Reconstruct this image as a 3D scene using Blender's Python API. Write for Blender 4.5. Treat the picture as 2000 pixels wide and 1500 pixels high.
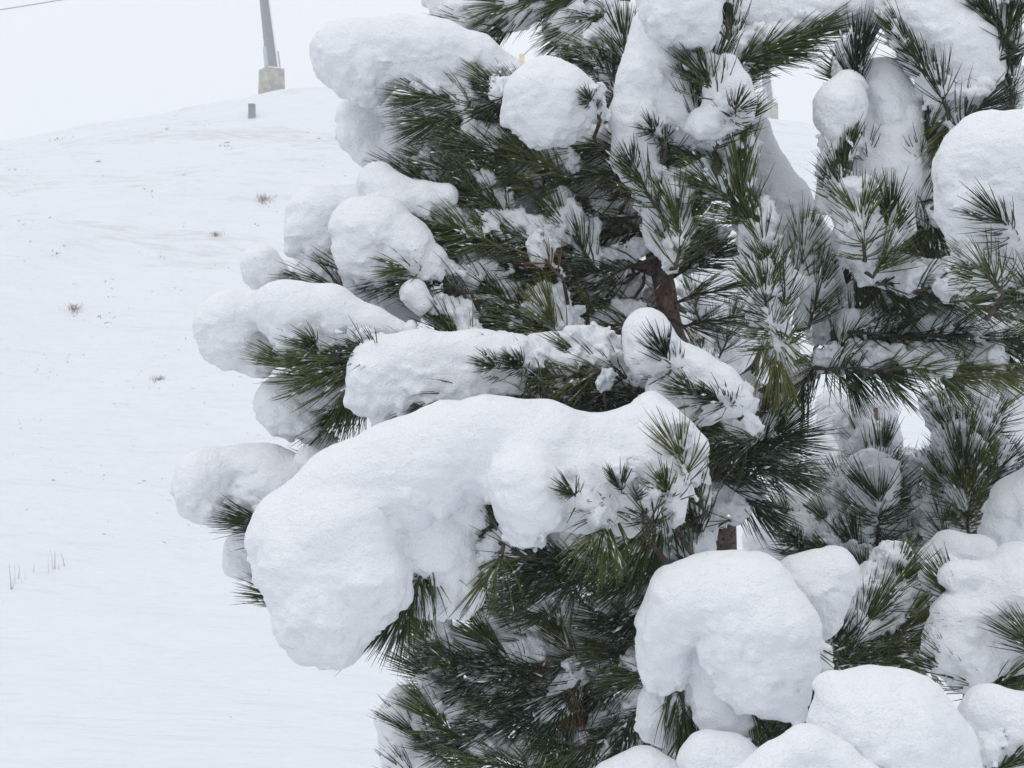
import bpy, math, random
import numpy as np

# ------------------------------------------------------------------ camera, sky, sun, exposure
for o in list(bpy.data.objects): bpy.data.objects.remove(o)
scene = bpy.context.scene
COL = scene.collection
CAM_Z = 1.6
FPX = 2747.5                      # focal length in units of a 2000-wide picture
cam_d = bpy.data.cameras.new('camera'); cam = bpy.data.objects.new('camera', cam_d); COL.objects.link(cam)
cam.location = (0, 0, CAM_Z); cam.rotation_euler = (math.radians(90), 0, 0)
cam_d.sensor_width = 36; cam_d.lens = 36 * FPX / 2000
cam_d.clip_start = 0.05; cam_d.clip_end = 3000
cam_d.dof.use_dof = True; cam_d.dof.focus_distance = 2.25; cam_d.dof.aperture_fstop = 30
scene.camera = cam

SUN_EL = math.radians(72)
world = bpy.data.worlds.new('World'); scene.world = world; world.use_nodes = True
wn = world.node_tree.nodes; wl = world.node_tree.links
wn.clear()
sky = wn.new('ShaderNodeTexSky'); sky.sky_type = 'NISHITA'; sky.sun_disc = False
sky.sun_elevation = SUN_EL; sky.sun_rotation = math.radians(240)
sky.air_density = 1.0; sky.dust_density = 4.0; sky.ozone_density = 1.0
hsv = wn.new('ShaderNodeHueSaturation'); hsv.inputs['Saturation'].default_value = 0.25
mixw = wn.new('ShaderNodeMix'); mixw.data_type = 'RGBA'; mixw.inputs['Factor'].default_value = 0.80
mixw.inputs['B'].default_value = (8.7, 9.05, 9.5, 1)      # closed cloud deck over the clear sky
bg = wn.new('ShaderNodeBackground'); bg.inputs['Strength'].default_value = 0.10
wo = wn.new('ShaderNodeOutputWorld')
wl.new(sky.outputs[0], hsv.inputs['Color']); wl.new(hsv.outputs[0], mixw.inputs['A'])
wl.new(mixw.outputs['Result'], bg.inputs['Color']); wl.new(bg.outputs[0], wo.inputs[0])

sun_d = bpy.data.lights.new('sun', 'SUN'); sun_d.energy = 0.6; sun_d.angle = math.radians(45); sun_d.color = (1, 0.97, 0.93)
sun = bpy.data.objects.new('sun', sun_d); COL.objects.link(sun)
sun.rotation_euler = (math.radians(18), 0, math.radians(-60))
sun.location = (-3, -3, 40)

scene.view_settings.view_transform = 'Standard'; scene.view_settings.look = 'None'
scene.view_settings.exposure = 0.2; scene.view_settings.gamma = 1.0
scene.view_settings.use_curve_mapping = False
scene.render.engine = 'CYCLES'
scene.cycles.max_bounces = 10; scene.cycles.diffuse_bounces = 6; scene.cycles.volume_bounces = 2
scene.cycles.use_denoising = True

rng = np.random.default_rng(7)
random.seed(7)

# ------------------------------------------------------------------ helpers
def P(x, y, d):
    """a point at depth d (m) that the camera sees at picture position (x, y) of 2000x1500"""
    return np.array([(x - 1000) / FPX * d, d, CAM_Z + (750 - y) / FPX * d])

def mesh_from(name, V, F, mat, smooth=True, n=None):
    """V (n,3); F (m,k) with k = 3 or 4"""
    me = bpy.data.meshes.new(name)
    V = np.asarray(V, np.float32); F = np.asarray(F, np.int32)
    k = F.shape[1]
    me.vertices.add(len(V)); me.vertices.foreach_set('co', V.ravel())
    me.loops.add(F.size); me.loops.foreach_set('vertex_index', F.ravel())
    me.polygons.add(len(F)); me.polygons.foreach_set('loop_start', np.arange(0, F.size, k, dtype=np.int32))
    me.polygons.foreach_set('use_smooth', np.full(len(F), smooth))
    me.materials.append(mat)
    me.update(calc_edges=True)
    return me

def obj(name, me, parent=None):
    o = bpy.data.objects.new(name, me); COL.objects.link(o)
    if parent is not None:
        o.parent = parent
        o.matrix_parent_inverse = parent.matrix_world.inverted() if False else o.matrix_parent_inverse
    return o

def tag(o, label=None, cat=None, group=None, kind=None):
    if label: o['label'] = label
    if cat: o['category'] = cat
    if group: o['group'] = group
    if kind: o['kind'] = kind
    return o

def empty(name): 
    e = bpy.data.objects.new(name, None); COL.objects.link(e); e.empty_display_size = 0.1
    return e

OCT_V = np.array([(1, 0, 0), (-1, 0, 0), (0, 1, 0), (0, -1, 0), (0, 0, 1), (0, 0, -1)], float)
OCT_F = np.array([(0, 2, 4), (2, 1, 4), (1, 3, 4), (3, 0, 4), (2, 0, 5), (1, 2, 5), (3, 1, 5), (0, 3, 5)])

# --- value noise
LAT = rng.random((48, 48, 48)).astype(np.float32) * 2 - 1
def noise(p, scale):
    q = p * scale + 100.0
    i = np.floor(q).astype(np.int64); f = (q - i).astype(np.float32)
    f = f * f * f * (f * (f * 6 - 15) + 10)
    i0 = i % 48; i1 = (i + 1) % 48
    x0, y0, z0 = i0[:, 0], i0[:, 1], i0[:, 2]; x1, y1, z1 = i1[:, 0], i1[:, 1], i1[:, 2]
    fx, fy, fz = f[:, 0], f[:, 1], f[:, 2]
    a = LAT[x0, y0, z0] * (1 - fx) + LAT[x1, y0, z0] * fx
    b = LAT[x0, y1, z0] * (1 - fx) + LAT[x1, y1, z0] * fx
    c = LAT[x0, y0, z1] * (1 - fx) + LAT[x1, y0, z1] * fx
    e = LAT[x0, y1, z1] * (1 - fx) + LAT[x1, y1, z1] * fx
    return (a * (1 - fy) + b * fy) * (1 - fz) + (c * (1 - fy) + e * fy) * fz

def surface_nets(F, org, h):
    nx, ny, nz = F.shape
    S = F < 0
    c = [S[i:nx - 1 + i, j:ny - 1 + j, k:nz - 1 + k] for i in (0, 1) for j in (0, 1) for k in (0, 1)]
    cnt = sum(x.astype(np.int8) for x in c)
    cells = np.argwhere((cnt > 0) & (cnt < 8))
    if len(cells) == 0: return None, None
    idx = np.full((nx - 1, ny - 1, nz - 1), -1, np.int32)
    idx[cells[:, 0], cells[:, 1], cells[:, 2]] = np.arange(len(cells))
    acc = np.zeros((len(cells), 3), np.float32); num = np.zeros(len(cells), np.float32)
    corners = [(i, j, k) for i in (0, 1) for j in (0, 1) for k in (0, 1)]
    val = {cr: F[cells[:, 0] + cr[0], cells[:, 1] + cr[1], cells[:, 2] + cr[2]] for cr in corners}
    for cr in corners:
        for ax in range(3):
            if cr[ax]: continue
            c2 = list(cr); c2[ax] = 1; c2 = tuple(c2)
            a, b = val[cr], val[c2]
            m = (a < 0) != (b < 0)
            t = np.where(m, a / np.where(m, a - b, 1), 0)
            pt = np.tile(np.array(cr, np.float32), (len(cells), 1)); pt[:, ax] += t
            acc += pt * m[:, None]; num += m
    V = (cells + acc / num[:, None]) * h + org
    quads = []
    for ax in range(3):
        u, v = (ax + 1) % 3, (ax + 2) % 3
        sl0 = [slice(None)] * 3; sl1 = [slice(None)] * 3
        sl0[ax] = slice(0, -1); sl1[ax] = slice(1, None)
        A, B = S[tuple(sl0)], S[tuple(sl1)]
        for flip in (False, True):
            e = np.argwhere((A & ~B) if not flip else (~A & B))
            if len(e) == 0: continue
            ok = (e[:, u] > 0) & (e[:, v] > 0) & (e[:, u] < S.shape[u] - 1) & (e[:, v] < S.shape[v] - 1)
            e = e[ok]
            def cell(du, dv):
                q = e.copy(); q[:, u] -= du; q[:, v] -= dv
                return idx[q[:, 0], q[:, 1], q[:, 2]]
            q = np.stack([cell(1, 1), cell(0, 1), cell(0, 0), cell(1, 0)], 1)
            if flip: q = q[:, ::-1]
            quads.append(q)
    return V, np.concatenate(quads)

def smin(a, b, k):
    hh = np.clip(0.5 + 0.5 * (b - a) / k, 0, 1)
    return b * (1 - hh) + a * hh - k * hh * (1 - hh)

def blob_field(chains, h, k, pad=0.03, amp=1.0, rough=1.0, squash=1.0, flat=None):
    """chains: list of [(point3, radius), ...]; returns field, origin"""
    pts = np.array([p for c in chains for p, r in c]); rad = np.array([r for c in chains for p, r in c])
    lo = (pts - rad[:, None]).min(0) - pad; hi = (pts + rad[:, None]).max(0) + pad
    n = np.ceil((hi - lo) / h).astype(int) + 1
    ax = [lo[i] + np.arange(n[i]) * h for i in range(3)]
    X, Y, Z = np.meshgrid(*[a.astype(np.float32) for a in ax], indexing='ij')
    D = np.full(X.shape, 1e3, np.float32); below = np.zeros(X.shape, np.float32)
    for c in chains:
        segs = [(c[0], c[0])] if len(c) == 1 else list(zip(c[:-1], c[1:]))
        for (a, ra), (b, rb) in segs:
            ba = b - a; l2 = float(ba @ ba)
            px, py, pz = X - a[0], Y - a[1], Z - a[2]
            if l2 > 1e-9:
                t = np.clip((px * ba[0] + py * ba[1] + pz * ba[2]) / l2, 0, 1)
            else:
                t = np.zeros_like(X)
            dx, dy, dz = px - t * ba[0], py - t * ba[1], pz - t * ba[2]
            r = ra + t * (rb - ra)
            d = np.sqrt(dx * dx + dy * dy * squash + dz * dz) - r
            below = np.where(d < D, -dz / np.maximum(r, 1e-4), below)
            D = smin(D, d, k)
    near = np.abs(D) < 0.028
    p = np.stack([X[near], Y[near], Z[near]], 1).astype(np.float64)
    bl = np.clip(below[near] * 1.3 + 0.15, 0, 1)
    wp = p + 0.012 * np.stack([noise(p + 3.1, 14), noise(p + 7.7, 14), noise(p + 5.3, 14)], 1)
    nz = 0.0120 * noise(p, 9) - 0.0115 * np.abs(noise(wp, 21)) + 0.0028
    lay = np.abs(noise(wp * np.array([1, 1, 2.0]), 48))
    nz = nz - 0.0050 * lay + 0.0009 * noise(p, 110) + 0.0006 * noise(p, 210)
    rr = 0.0055 * noise(p, 70) + 0.0060 * np.abs(noise(p, 38)) - 0.001
    ft = 0.35 + 0.65 * np.clip(1.3 * below[near] + 0.65, 0, 1)
    D[near] += amp * nz * ft + rough * bl * rr
    return D, lo

# ------------------------------------------------------------------ materials
def new_mat(name):
    m = bpy.data.materials.new(name); m.use_nodes = True
    nt = m.node_tree; b = nt.nodes['Principled BSDF']
    return m, nt, b

def add_noise(nt, scale, detail=4, rough=0.6, vec=None):
    n = nt.nodes.new('ShaderNodeTexNoise'); n.inputs['Scale'].default_value = scale
    n.inputs['Detail'].default_value = detail; n.inputs['Roughness'].default_value = rough
    if vec: nt.links.new(vec, n.inputs['Vector'])
    return n

def ramp(nt, fac, stops):
    r = nt.nodes.new('ShaderNodeValToRGB'); nt.links.new(fac, r.inputs[0])
    el = r.color_ramp.elements
    while len(el) < len(stops): el.new(0.5)
    for e, (p, c) in zip(el, stops): e.position = p; e.color = (*c, 1)
    return r

def bump(nt, b, height, strength, dist):
    bm = nt.nodes.new('ShaderNodeBump'); bm.inputs['Strength'].default_value = strength; bm.inputs['Distance'].default_value = dist
    nt.links.new(height, bm.inputs['Height']); nt.links.new(bm.outputs[0], b.inputs['Normal'])
    return bm

def snow_mat(name, s1, s2, st, dist, col=(0.84, 0.86, 0.90), sss=0.0):
    m, nt, b = new_mat(name)
    tc = nt.nodes.new('ShaderNodeTexCoord')
    b.inputs['Base Color'].default_value = (*col, 1); b.inputs['Roughness'].default_value = 0.75
    b.inputs['Specular IOR Level'].default_value = 0.2
    if sss: b.inputs['Subsurface Weight'].default_value = sss; b.inputs['Subsurface Radius'].default_value = (1.0, 1.05, 1.15); b.inputs['Subsurface Scale'].default_value = 0.012
    n1 = add_noise(nt, s1, 5, 0.65, tc.outputs['Object']); n2 = add_noise(nt, s2, 3, 0.6, tc.outputs['Object'])
    ma = nt.nodes.new('ShaderNodeMath'); ma.operation = 'MULTIPLY_ADD'; ma.inputs[1].default_value = 0.4
    nt.links.new(n2.outputs['Fac'], ma.inputs[0]); nt.links.new(n1.outputs['Fac'], ma.inputs[2])
    bump(nt, b, ma.outputs[0], st, dist)
    return m
M_SNOW = snow_mat('fresh_snow', 65, 320, 0.75, 0.009, (0.85, 0.868, 0.90), 0.0)
M_DUST = snow_mat('clinging_snow', 120, 420, 0.8, 0.006, (0.84, 0.865, 0.90))
M_FLAKE, _, b_ = new_mat('snowflake'); b_.inputs['Base Color'].default_value = (0.85, 0.87, 0.9, 1); b_.inputs['Roughness'].default_value = 0.8

def needle_mat(name, stops, frost):
    m, nt, b = new_mat(name)
    at = nt.nodes.new('ShaderNodeAttribute'); at.attribute_name = 'tone'
    r = ramp(nt, at.outputs['Fac'], stops)
    geo = nt.nodes.new('ShaderNodeNewGeometry')
    sx = nt.nodes.new('ShaderNodeSeparateXYZ'); nt.links.new(geo.outputs['Normal'], sx.inputs[0])
    n = add_noise(nt, 90, 2, 0.5, geo.outputs['Position'])
    ad = nt.nodes.new('ShaderNodeMath'); ad.operation = 'MULTIPLY_ADD'; ad.inputs[1].default_value = 0.35
    nt.links.new(sx.outputs['Z'], ad.inputs[0]); nt.links.new(n.outputs['Fac'], ad.inputs[2])
    mr = nt.nodes.new('ShaderNodeMapRange'); mr.inputs['From Min'].default_value = 0.78; mr.inputs['From Max'].default_value = 0.88
    mr.inputs['To Max'].default_value = frost
    nt.links.new(ad.outputs[0], mr.inputs['Value'])
    mx = nt.nodes.new('ShaderNodeMix'); mx.data_type = 'RGBA'; mx.inputs['B'].default_value = (0.8, 0.83, 0.86, 1)
    nt.links.new(mr.outputs[0], mx.inputs['Factor']); nt.links.new(r.outputs[0], mx.inputs['A'])
    nt.links.new(mx.outputs['Result'], b.inputs['Base Color'])
    b.inputs['Roughness'].default_value = 0.5; b.inputs['Specular IOR Level'].default_value = 0.2
    return m
M_NEEDLE = needle_mat('pine_needle', [(0, (0.014, 0.026, 0.014)), (0.4, (0.032, 0.058, 0.02)), (0.75, (0.085, 0.112, 0.028)), (1, (0.15, 0.165, 0.05))], 0.5)
M_DEAD = needle_mat('dead_needle', [(0, (0.07, 0.028, 0.014)), (0.6, (0.16, 0.07, 0.032)), (1, (0.25, 0.14, 0.07))], 0.2)

M_BARK, nt, b = new_mat('pine_bark')
tc = nt.nodes.new('ShaderNodeTexCoord')
n1 = add_noise(nt, 45, 5, 0.65, tc.outputs['Object']); vo = nt.nodes.new('ShaderNodeTexVoronoi'); vo.inputs['Scale'].default_value = 95
nt.links.new(tc.outputs['Object'], vo.inputs['Vector'])
r1 = ramp(nt, n1.outputs['Fac'], [(0.3, (0.07, 0.05, 0.04)), (0.55, (0.16, 0.12, 0.095)), (0.75, (0.26, 0.215, 0.18))])
r2 = ramp(nt, vo.outputs['Distance'], [(0.12, (0.22, 0.18, 0.17)), (0.35, (1, 1, 1))])
mx = nt.nodes.new('ShaderNodeMix'); mx.data_type = 'RGBA'; mx.blend_type = 'MULTIPLY'; mx.inputs['Factor'].default_value = 1
nt.links.new(r1.outputs[0], mx.inputs['A']); nt.links.new(r2.outputs[0], mx.inputs['B']); nt.links.new(mx.outputs['Result'], b.inputs['Base Color'])
b.inputs['Roughness'].default_value = 0.85
bump(nt, b, r2.outputs[0], 0.7, 0.004)

M_TWIG = M_BARK.copy(); M_TWIG.name = 'twig_bark'
for e_, c_ in zip([n for n in M_TWIG.node_tree.nodes if n.type == 'VALTORGB'][0].color_ramp.elements, ((0.035, 0.028, 0.022), (0.075, 0.058, 0.046), (0.13, 0.105, 0.088))): e_.color = (*c_, 1)

def plain(name, col, rough=0.6, metal=0.0, var=0.15, scale=3):
    m, nt, b = new_mat(name)
    tc = nt.nodes.new('ShaderNodeTexCoord'); n = add_noise(nt, scale, 5, 0.6, tc.outputs['Object'])
    c = np.array(col)
    r = ramp(nt, n.outputs['Fac'], [(0.3, tuple(c * (1 - var))), (0.7, tuple(np.minimum(c * (1 + var), 0.95)))])
    nt.links.new(r.outputs[0], b.inputs['Base Color']); b.inputs['Roughness'].default_value = rough; b.inputs['Metallic'].default_value = metal
    return m
M_STEEL = plain('galvanised_steel', (0.17, 0.185, 0.21), 0.6, 0.0)
M_PLATE = plain('pale_steel', (0.42, 0.47, 0.53), 0.6)
M_CONC = plain('weathered_concrete', (0.36, 0.34, 0.28), 0.9, 0, 0.45, 2.5)
M_BOX = plain('grey_box_paint', (0.2, 0.225, 0.235), 0.7)
M_ROPE = plain('steel_rope', (0.16, 0.16, 0.17), 0.5)
M_ORANGE = plain('orange_padding', (0.78, 0.56, 0.28), 0.7)
M_GRASS = plain('dry_grass', (0.40, 0.375, 0.335), 0.9, 0, 0.3, 4)
M_SHRUB = plain('dry_shrub_twigs', (0.33, 0.23, 0.19), 0.9, 0, 0.3, 4)

M_GROUND, nt, b = new_mat('snow_cover')
b.inputs['Base Color'].default_value = (0.68, 0.71, 0.755, 1); b.inputs['Roughness'].default_value = 0.8; b.inputs['Specular IOR Level'].default_value = 0.15
tc = nt.nodes.new('ShaderNodeTexCoord'); mp = nt.nodes.new('ShaderNodeMapping'); mp.inputs['Scale'].default_value = (0.55, 1.4, 1.0)
nt.links.new(tc.outputs['Object'], mp.inputs['Vector'])
n1 = add_noise(nt, 0.8, 5, 0.55, mp.outputs[0])
bump(nt, b, n1.outputs['Fac'], 0.6, 0.45)
# thin snow with grass showing through in loose patches on the slope
sp_ = nt.nodes.new('ShaderNodeSeparateXYZ'); nt.links.new(tc.outputs['Object'], sp_.inputs[0])
far_ = nt.nodes.new('ShaderNodeMapRange'); far_.inputs['From Min'].default_value = 14; far_.inputs['From Max'].default_value = 24; nt.links.new(sp_.outputs['Y'], far_.inputs['Value'])
pa = add_noise(nt, 0.16, 3, 0.6, mp.outputs[0]); pb = add_noise(nt, 2.2, 5, 0.7, mp.outputs[0])
pm = nt.nodes.new('ShaderNodeMath'); pm.operation = 'MULTIPLY'; nt.links.new(pa.outputs['Fac'], pm.inputs[0]); nt.links.new(pb.outputs['Fac'], pm.inputs[1])
pr = nt.nodes.new('ShaderNodeMapRange'); pr.inputs['From Min'].default_value = 0.27; pr.inputs['From Max'].default_value = 0.42; pr.inputs['To Max'].default_value = 0.6; nt.links.new(pm.outputs[0], pr.inputs['Value'])
pf = nt.nodes.new('ShaderNodeMath'); pf.operation = 'MULTIPLY'; nt.links.new(pr.outputs[0], pf.inputs[0]); nt.links.new(far_.outputs[0], pf.inputs[1])
gm = nt.nodes.new('ShaderNodeMix'); gm.data_type = 'RGBA'; gm.inputs['A'].default_value = (0.70, 0.73, 0.77, 1); gm.inputs['B'].default_value = (0.47, 0.46, 0.44, 1)
nt.links.new(pf.outputs[0], gm.inputs['Factor']); nt.links.new(gm.outputs['Result'], b.inputs['Base Color'])

# ------------------------------------------------------------------ terrain
CREST_PX = np.array([-2500, -900, -300, 0, 150, 300, 450, 600, 800, 1000, 1250, 1500, 1640, 1800, 2000, 2400, 4000])
CREST_Y = np.array([680, 490, 385, 325, 285, 236, 192, 161, 150, 160, 190, 224, 240, 262, 300, 380, 560])
YC = 84.0
def ground_z(X, Y):
    X = np.asarray(X, float); Y = np.asarray(Y, float)
    px = 1000 + FPX * X / YC
    zc = CAM_Z + YC * (750 - np.interp(px, CREST_PX, CREST_Y)) / FPX
    k = 0.5 * (np.interp(px - 90, CREST_PX, CREST_Y) + np.interp(px + 90, CREST_PX, CREST_Y))
    zc = CAM_Z + YC * (750 - k) / FPX
    y0 = 13.5 + 0.25 * X
    s = np.clip((Y - y0) / (YC - y0), 0, None)
    prof = np.where(s < 0.86, s, 0.86 + (s - 0.86) - 2.6 * (s - 0.86) ** 2)
    prof = np.where(s > 1.05, 0.86 + 0.19 - 2.6 * 0.19 ** 2 + 0.012 * (1 - np.exp(-(s - 1.05))) - 0.02 * (s - 1.05), prof)
    hill = zc * prof
    # the near bank: a rounded lip, then a shallow dip where the hillside starts
    lip = 11.2 + 0.32 * X + 0.5 * np.sin(X * 0.7)
    u = np.clip((Y - lip) / 1.6, 0, 1)
    dip = -0.35 * u * u * (3 - 2 * u) * np.exp(-np.clip(Y - lip - 1.6, 0, None) / 6)
    dip = dip * (0.15 + 0.85 * np.clip((-1.2 - X) / 1.8, 0, 1))
    near = 0.10 * np.exp(-((Y - lip + 1.2) / 2.2) ** 2)
    w = 0.05 * np.sin(X * 0.9 + 0.5 * Y) + 0.04 * np.sin(Y * 0.8 - 0.4 * X)
    return hill + dip + near + w * np.clip(Y / 8, 0.2, 1)

def build_ground():
    ys = np.concatenate([np.linspace(-12, 4, 20)[:-1], np.linspace(4, 16, 90)[:-1], np.geomspace(16, 110, 190)[:-1], np.geomspace(110, 900, 40)])
    us = np.linspace(-1, 1, 340); us = np.sign(us) * np.abs(us) ** 1.6
    YY, UU = np.meshgrid(ys, us, indexing='ij')
    XX = UU * (26 + 0.95 * np.clip(YY, 0, None))
    p = np.stack([XX.ravel(), YY.ravel(), np.zeros(XX.size)], 1)
    Z = ground_z(XX, YY)
    far = np.clip((YY - 14) / 10, 0, 1)
    nz = (0.28 * noise(p * [0.5, 1, 1], 0.35) + 0.12 * noise(p * [0.6, 1, 1], 0.9) + 0.05 * noise(p * [0.6, 1, 1], 2.2)).reshape(XX.shape)
    Z = Z + nz * (0.05 + 0.95 * far)
    V = np.stack([XX.ravel(), YY.ravel(), Z.ravel()], 1)
    a = np.arange(XX.size).reshape(XX.shape)
    F = np.stack([a[:-1, :-1], a[:-1, 1:], a[1:, 1:], a[1:, :-1]], -1).reshape(-1, 4)[:, ::-1]
    F = F[:, ::-1] if False else F
    me = mesh_from('snow_slope', V, F, M_GROUND)
    if me.polygons[0].normal.z < 0: me.flip_normals()
    return tag(obj('snow_slope', me), kind='structure'), (ys, us, Z)
ground, GRID = build_ground()
def gz(X, Y):
    """height of the built sheet"""
    ys, us, Z = GRID
    i = int(np.clip(np.searchsorted(ys, Y) - 1, 0, len(ys) - 2)); fy = (Y - ys[i]) / (ys[i + 1] - ys[i])
    def row(r):
        xs = us * (26 + 0.95 * max(ys[r], 0)); return np.interp(X, xs, Z[r])
    return float(row(i) * (1 - fy) + row(i + 1) * fy)
def ground_hit(x, y, y0=4.0):
    """where the line of sight through picture position (x, y) meets the ground"""
    d = y0; prev = y0
    while d < 140:
        p = P(x, y, d)
        if p[2] <= gz(p[0], d):
            for _ in range(14):
                m = 0.5 * (prev + d); p = P(x, y, m)
                if p[2] <= gz(p[0], m): d = m
                else: prev = m
            return P(x, y, d)
        prev = d; d *= 1.015
    return None

# ------------------------------------------------------------------ simple solids for the lift
def tube(pts, rad, sides=8, cap=True):
    pts = np.asarray(pts, float); n = len(pts); rad = np.broadcast_to(np.asarray(rad, float), (n,))
    tan = np.gradient(pts, axis=0); tan /= np.linalg.norm(tan, axis=1)[:, None] + 1e-12
    ref = np.array([0.3, 1.0, 0.2]); 
    if abs(tan[0] @ ref) / np.linalg.norm(ref) > 0.9: ref = np.array([1.0, 0, 0])
    U = np.cross(tan, ref); U /= np.linalg.norm(U, axis=1)[:, None]; W = np.cross(tan, U)
    a = np.linspace(0, 2 * np.pi, sides, endpoint=False)
    V = pts[:, None] + rad[:, None, None] * (np.cos(a)[None, :, None] * U[:, None] + np.sin(a)[None, :, None] * W[:, None])
    V = V.reshape(-1, 3); F = []
    i = np.arange(n - 1)[:, None] * sides; j = np.arange(sides)[None]; j2 = (j + 1) % sides
    F = np.stack([i + j, i + j2, i + sides + j2, i + sides + j], -1).reshape(-1, 4)
    if cap:
        V = np.concatenate([V, pts[:1], pts[-1:]]); c0, c1 = n * sides, n * sides + 1
        jj = np.arange(sides); k2 = (jj + 1) % sides
        F = np.concatenate([F, np.stack([np.full(sides, c0), k2, jj, jj], 1)[:, [0, 1, 2, 2]] * 0 + np.stack([np.full(sides, c0), np.full(sides, c0), k2, jj], 1)]) if False else F
        tri0 = [[c0, int(b_), int(a_)] for a_, b_ in zip(jj, k2)]; tri1 = [[c1, int((n - 1) * sides + a_), int((n - 1) * sides + b_)] for a_, b_ in zip(jj, k2)]
        return V, F.tolist() + tri0 + tri1
    return V, F.tolist()

def pymesh(name, V, F, mat, smooth=False):
    me = bpy.data.meshes.new(name); me.from_pydata([tuple(map(float, v)) for v in V], [], [tuple(f) for f in F]); me.materials.append(mat)
    me.polygons.foreach_set('use_smooth', np.full(len(me.polygons), smooth)); me.update()
    return me

def frustum(cx, cy, z0, z1, w0, d0, w1, d1, sx=0.0, sy=0.0, ch=0.06):
    """chamfered tapered block; the top shifted by (sx, sy)"""
    V = []
    for z, w, d, ox, oy in ((z0, w0, d0, 0, 0), (z1, w1, d1, sx, sy)):
        c = ch * min(w, d)
        for (x, y) in ((-w/2+c, -d/2), (w/2-c, -d/2), (w/2, -d/2+c), (w/2, d/2-c), (w/2-c, d/2), (-w/2+c, d/2), (-w/2, d/2-c), (-w/2, -d/2+c)):
            V.append((cx + ox + x, cy + oy + y, z))
    F = [[i, (i + 1) % 8, 8 + (i + 1) % 8, 8 + i] for i in range(8)] + [list(range(7, -1, -1)), list(range(8, 16))]
    return V, F

def lift_pylon(px, py, d, scale, label, rot=0.6):
    base = P(px, py, d); X, Y = base[0], base[1]; z0 = base[2]
    zg = gz(X, Y)
    e = empty('lift_pylon'); tag(e, label, 'pylon', 'ski lift pylons on the hill')
    s = scale
    parts = []
    V, F = frustum(0, 0, min(zg, z0) - 1.0 - z0, 1.0 * s, 1.32 * s, 1.3 * s, 1.16 * s, 1.16 * s, 0.02, 0, 0.05)
    parts.append(('concrete_base', pymesh('concrete_base', V, F, M_CONC)))
    V, F = frustum(0.08 * s, 0, 1.0 * s, 7.6 * s, 0.58 * s, 0.58 * s, 0.36 * s, 0.36 * s, -0.82 * s, 0, 0.04)
    parts.append(('mast', pymesh('mast', V, F, M_STEEL)))
    for sd, top in ((-1, 2.25), (1, 2.05)):
        V, F = frustum((0.08 + sd * 0.36) * s, -0.02, 1.0 * s, top * s, 0.14 * s, 0.4 * s, 0.12 * s, 0.36 * s, -0.12 * s, 0, 0.05)
        parts.append(('gusset_plate', pymesh('gusset_plate', V, F, M_PLATE)))
    V, F = frustum(0.08 * s + 0.24 * s, -0.31 * s, 1.05 * s, 7.5 * s, 0.1 * s, 0.05 * s, 0.08 * s, 0.05 * s, -0.9 * s, 0.09 * s)
    parts.append(('snow_streak', pymesh('snow_streak', V, F, M_SNOW)))
    V, F = frustum(0.1 * s, 0, 1.0 * s, 1.09 * s, 0.9 * s, 0.95 * s, 0.75 * s, 0.8 * s)
    parts.append(('snow_cap', pymesh('snow_cap', V, F, M_SNOW)))
    V, F = frustum(-0.74 * s, 0, 7.6 * s, 7.9 * s, 0.4 * s, 4.2 * s, 0.36 * s, 4.2 * s)
    parts.append(('cross_arm', pymesh('cross_arm', V, F, M_STEEL)))
    for n, me in parts: obj(n, me, e)
    e.location = (X, Y, z0); e.rotation_euler = (0, 0, rot)
    return e

lift_pylon(530, 170, 80.5, 1.0, 'dark grey steel ski lift pylon on a pale concrete block at the hilltop', 0.5)
lift_pylon(1500, 226, 122, 1.08, 'faint misty ski lift pylon seen through the gap beside the pine trunk', 0.55)

def thing(name, me, label, cat, group=None): return tag(obj(name, me), label, cat, group)
# haul rope
p0, p1 = P(-900, 185, 62), P(1500, -252, 104)
tt = np.linspace(0, 1, 30)[:, None]; line = p0 + (p1 - p0) * tt; line[:, 2] -= 0.9 * (4 * tt[:, 0] * (1 - tt[:, 0])) - 0.75
V, F = tube(line, 0.026, 6); thing('lift_cable', pymesh('lift_cable', V, F, M_ROPE, True), 'thin dark steel cable crossing the sky at the top corner', 'cable')
# grey cabinet and stake
h = ground_hit(492, 229)
e = tag(empty('control_cabinet'), 'small grey cabinet standing in the snow below the pylon', 'cabinet'); e.location = h
V, F = frustum(0, 0, -0.4, 0.50, 0.27, 0.24, 0.27, 0.24, 0, 0, 0.05); obj('body', pymesh('body', V, F, M_BOX), e)
V, F = frustum(0, 0, 0.50, 0.55, 0.30, 0.27, 0.25, 0.22); obj('lid', pymesh('lid', V, F, M_BOX), e)
V, F = frustum(0, 0, 0.55, 0.575, 0.27, 0.24, 0.2, 0.18); obj('snow_cap', pymesh('snow_cap', V, F, M_SNOW), e)
h = ground_hit(573, 172)
if h is None: h = np.array([P(573, 172, 80)[0], 80, gz(P(573, 172, 80)[0], 80)])
V, F = tube([h + [0, 0, -0.3], h + [0, 0, 0.15], h + [0.01, 0, 0.3]], [0.03, 0.03, 0.025], 8)
thing('marker_stake', pymesh('marker_stake', V, F, M_BOX, True), 'short thin grey stake beside the hilltop pylon', 'stake')
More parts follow.
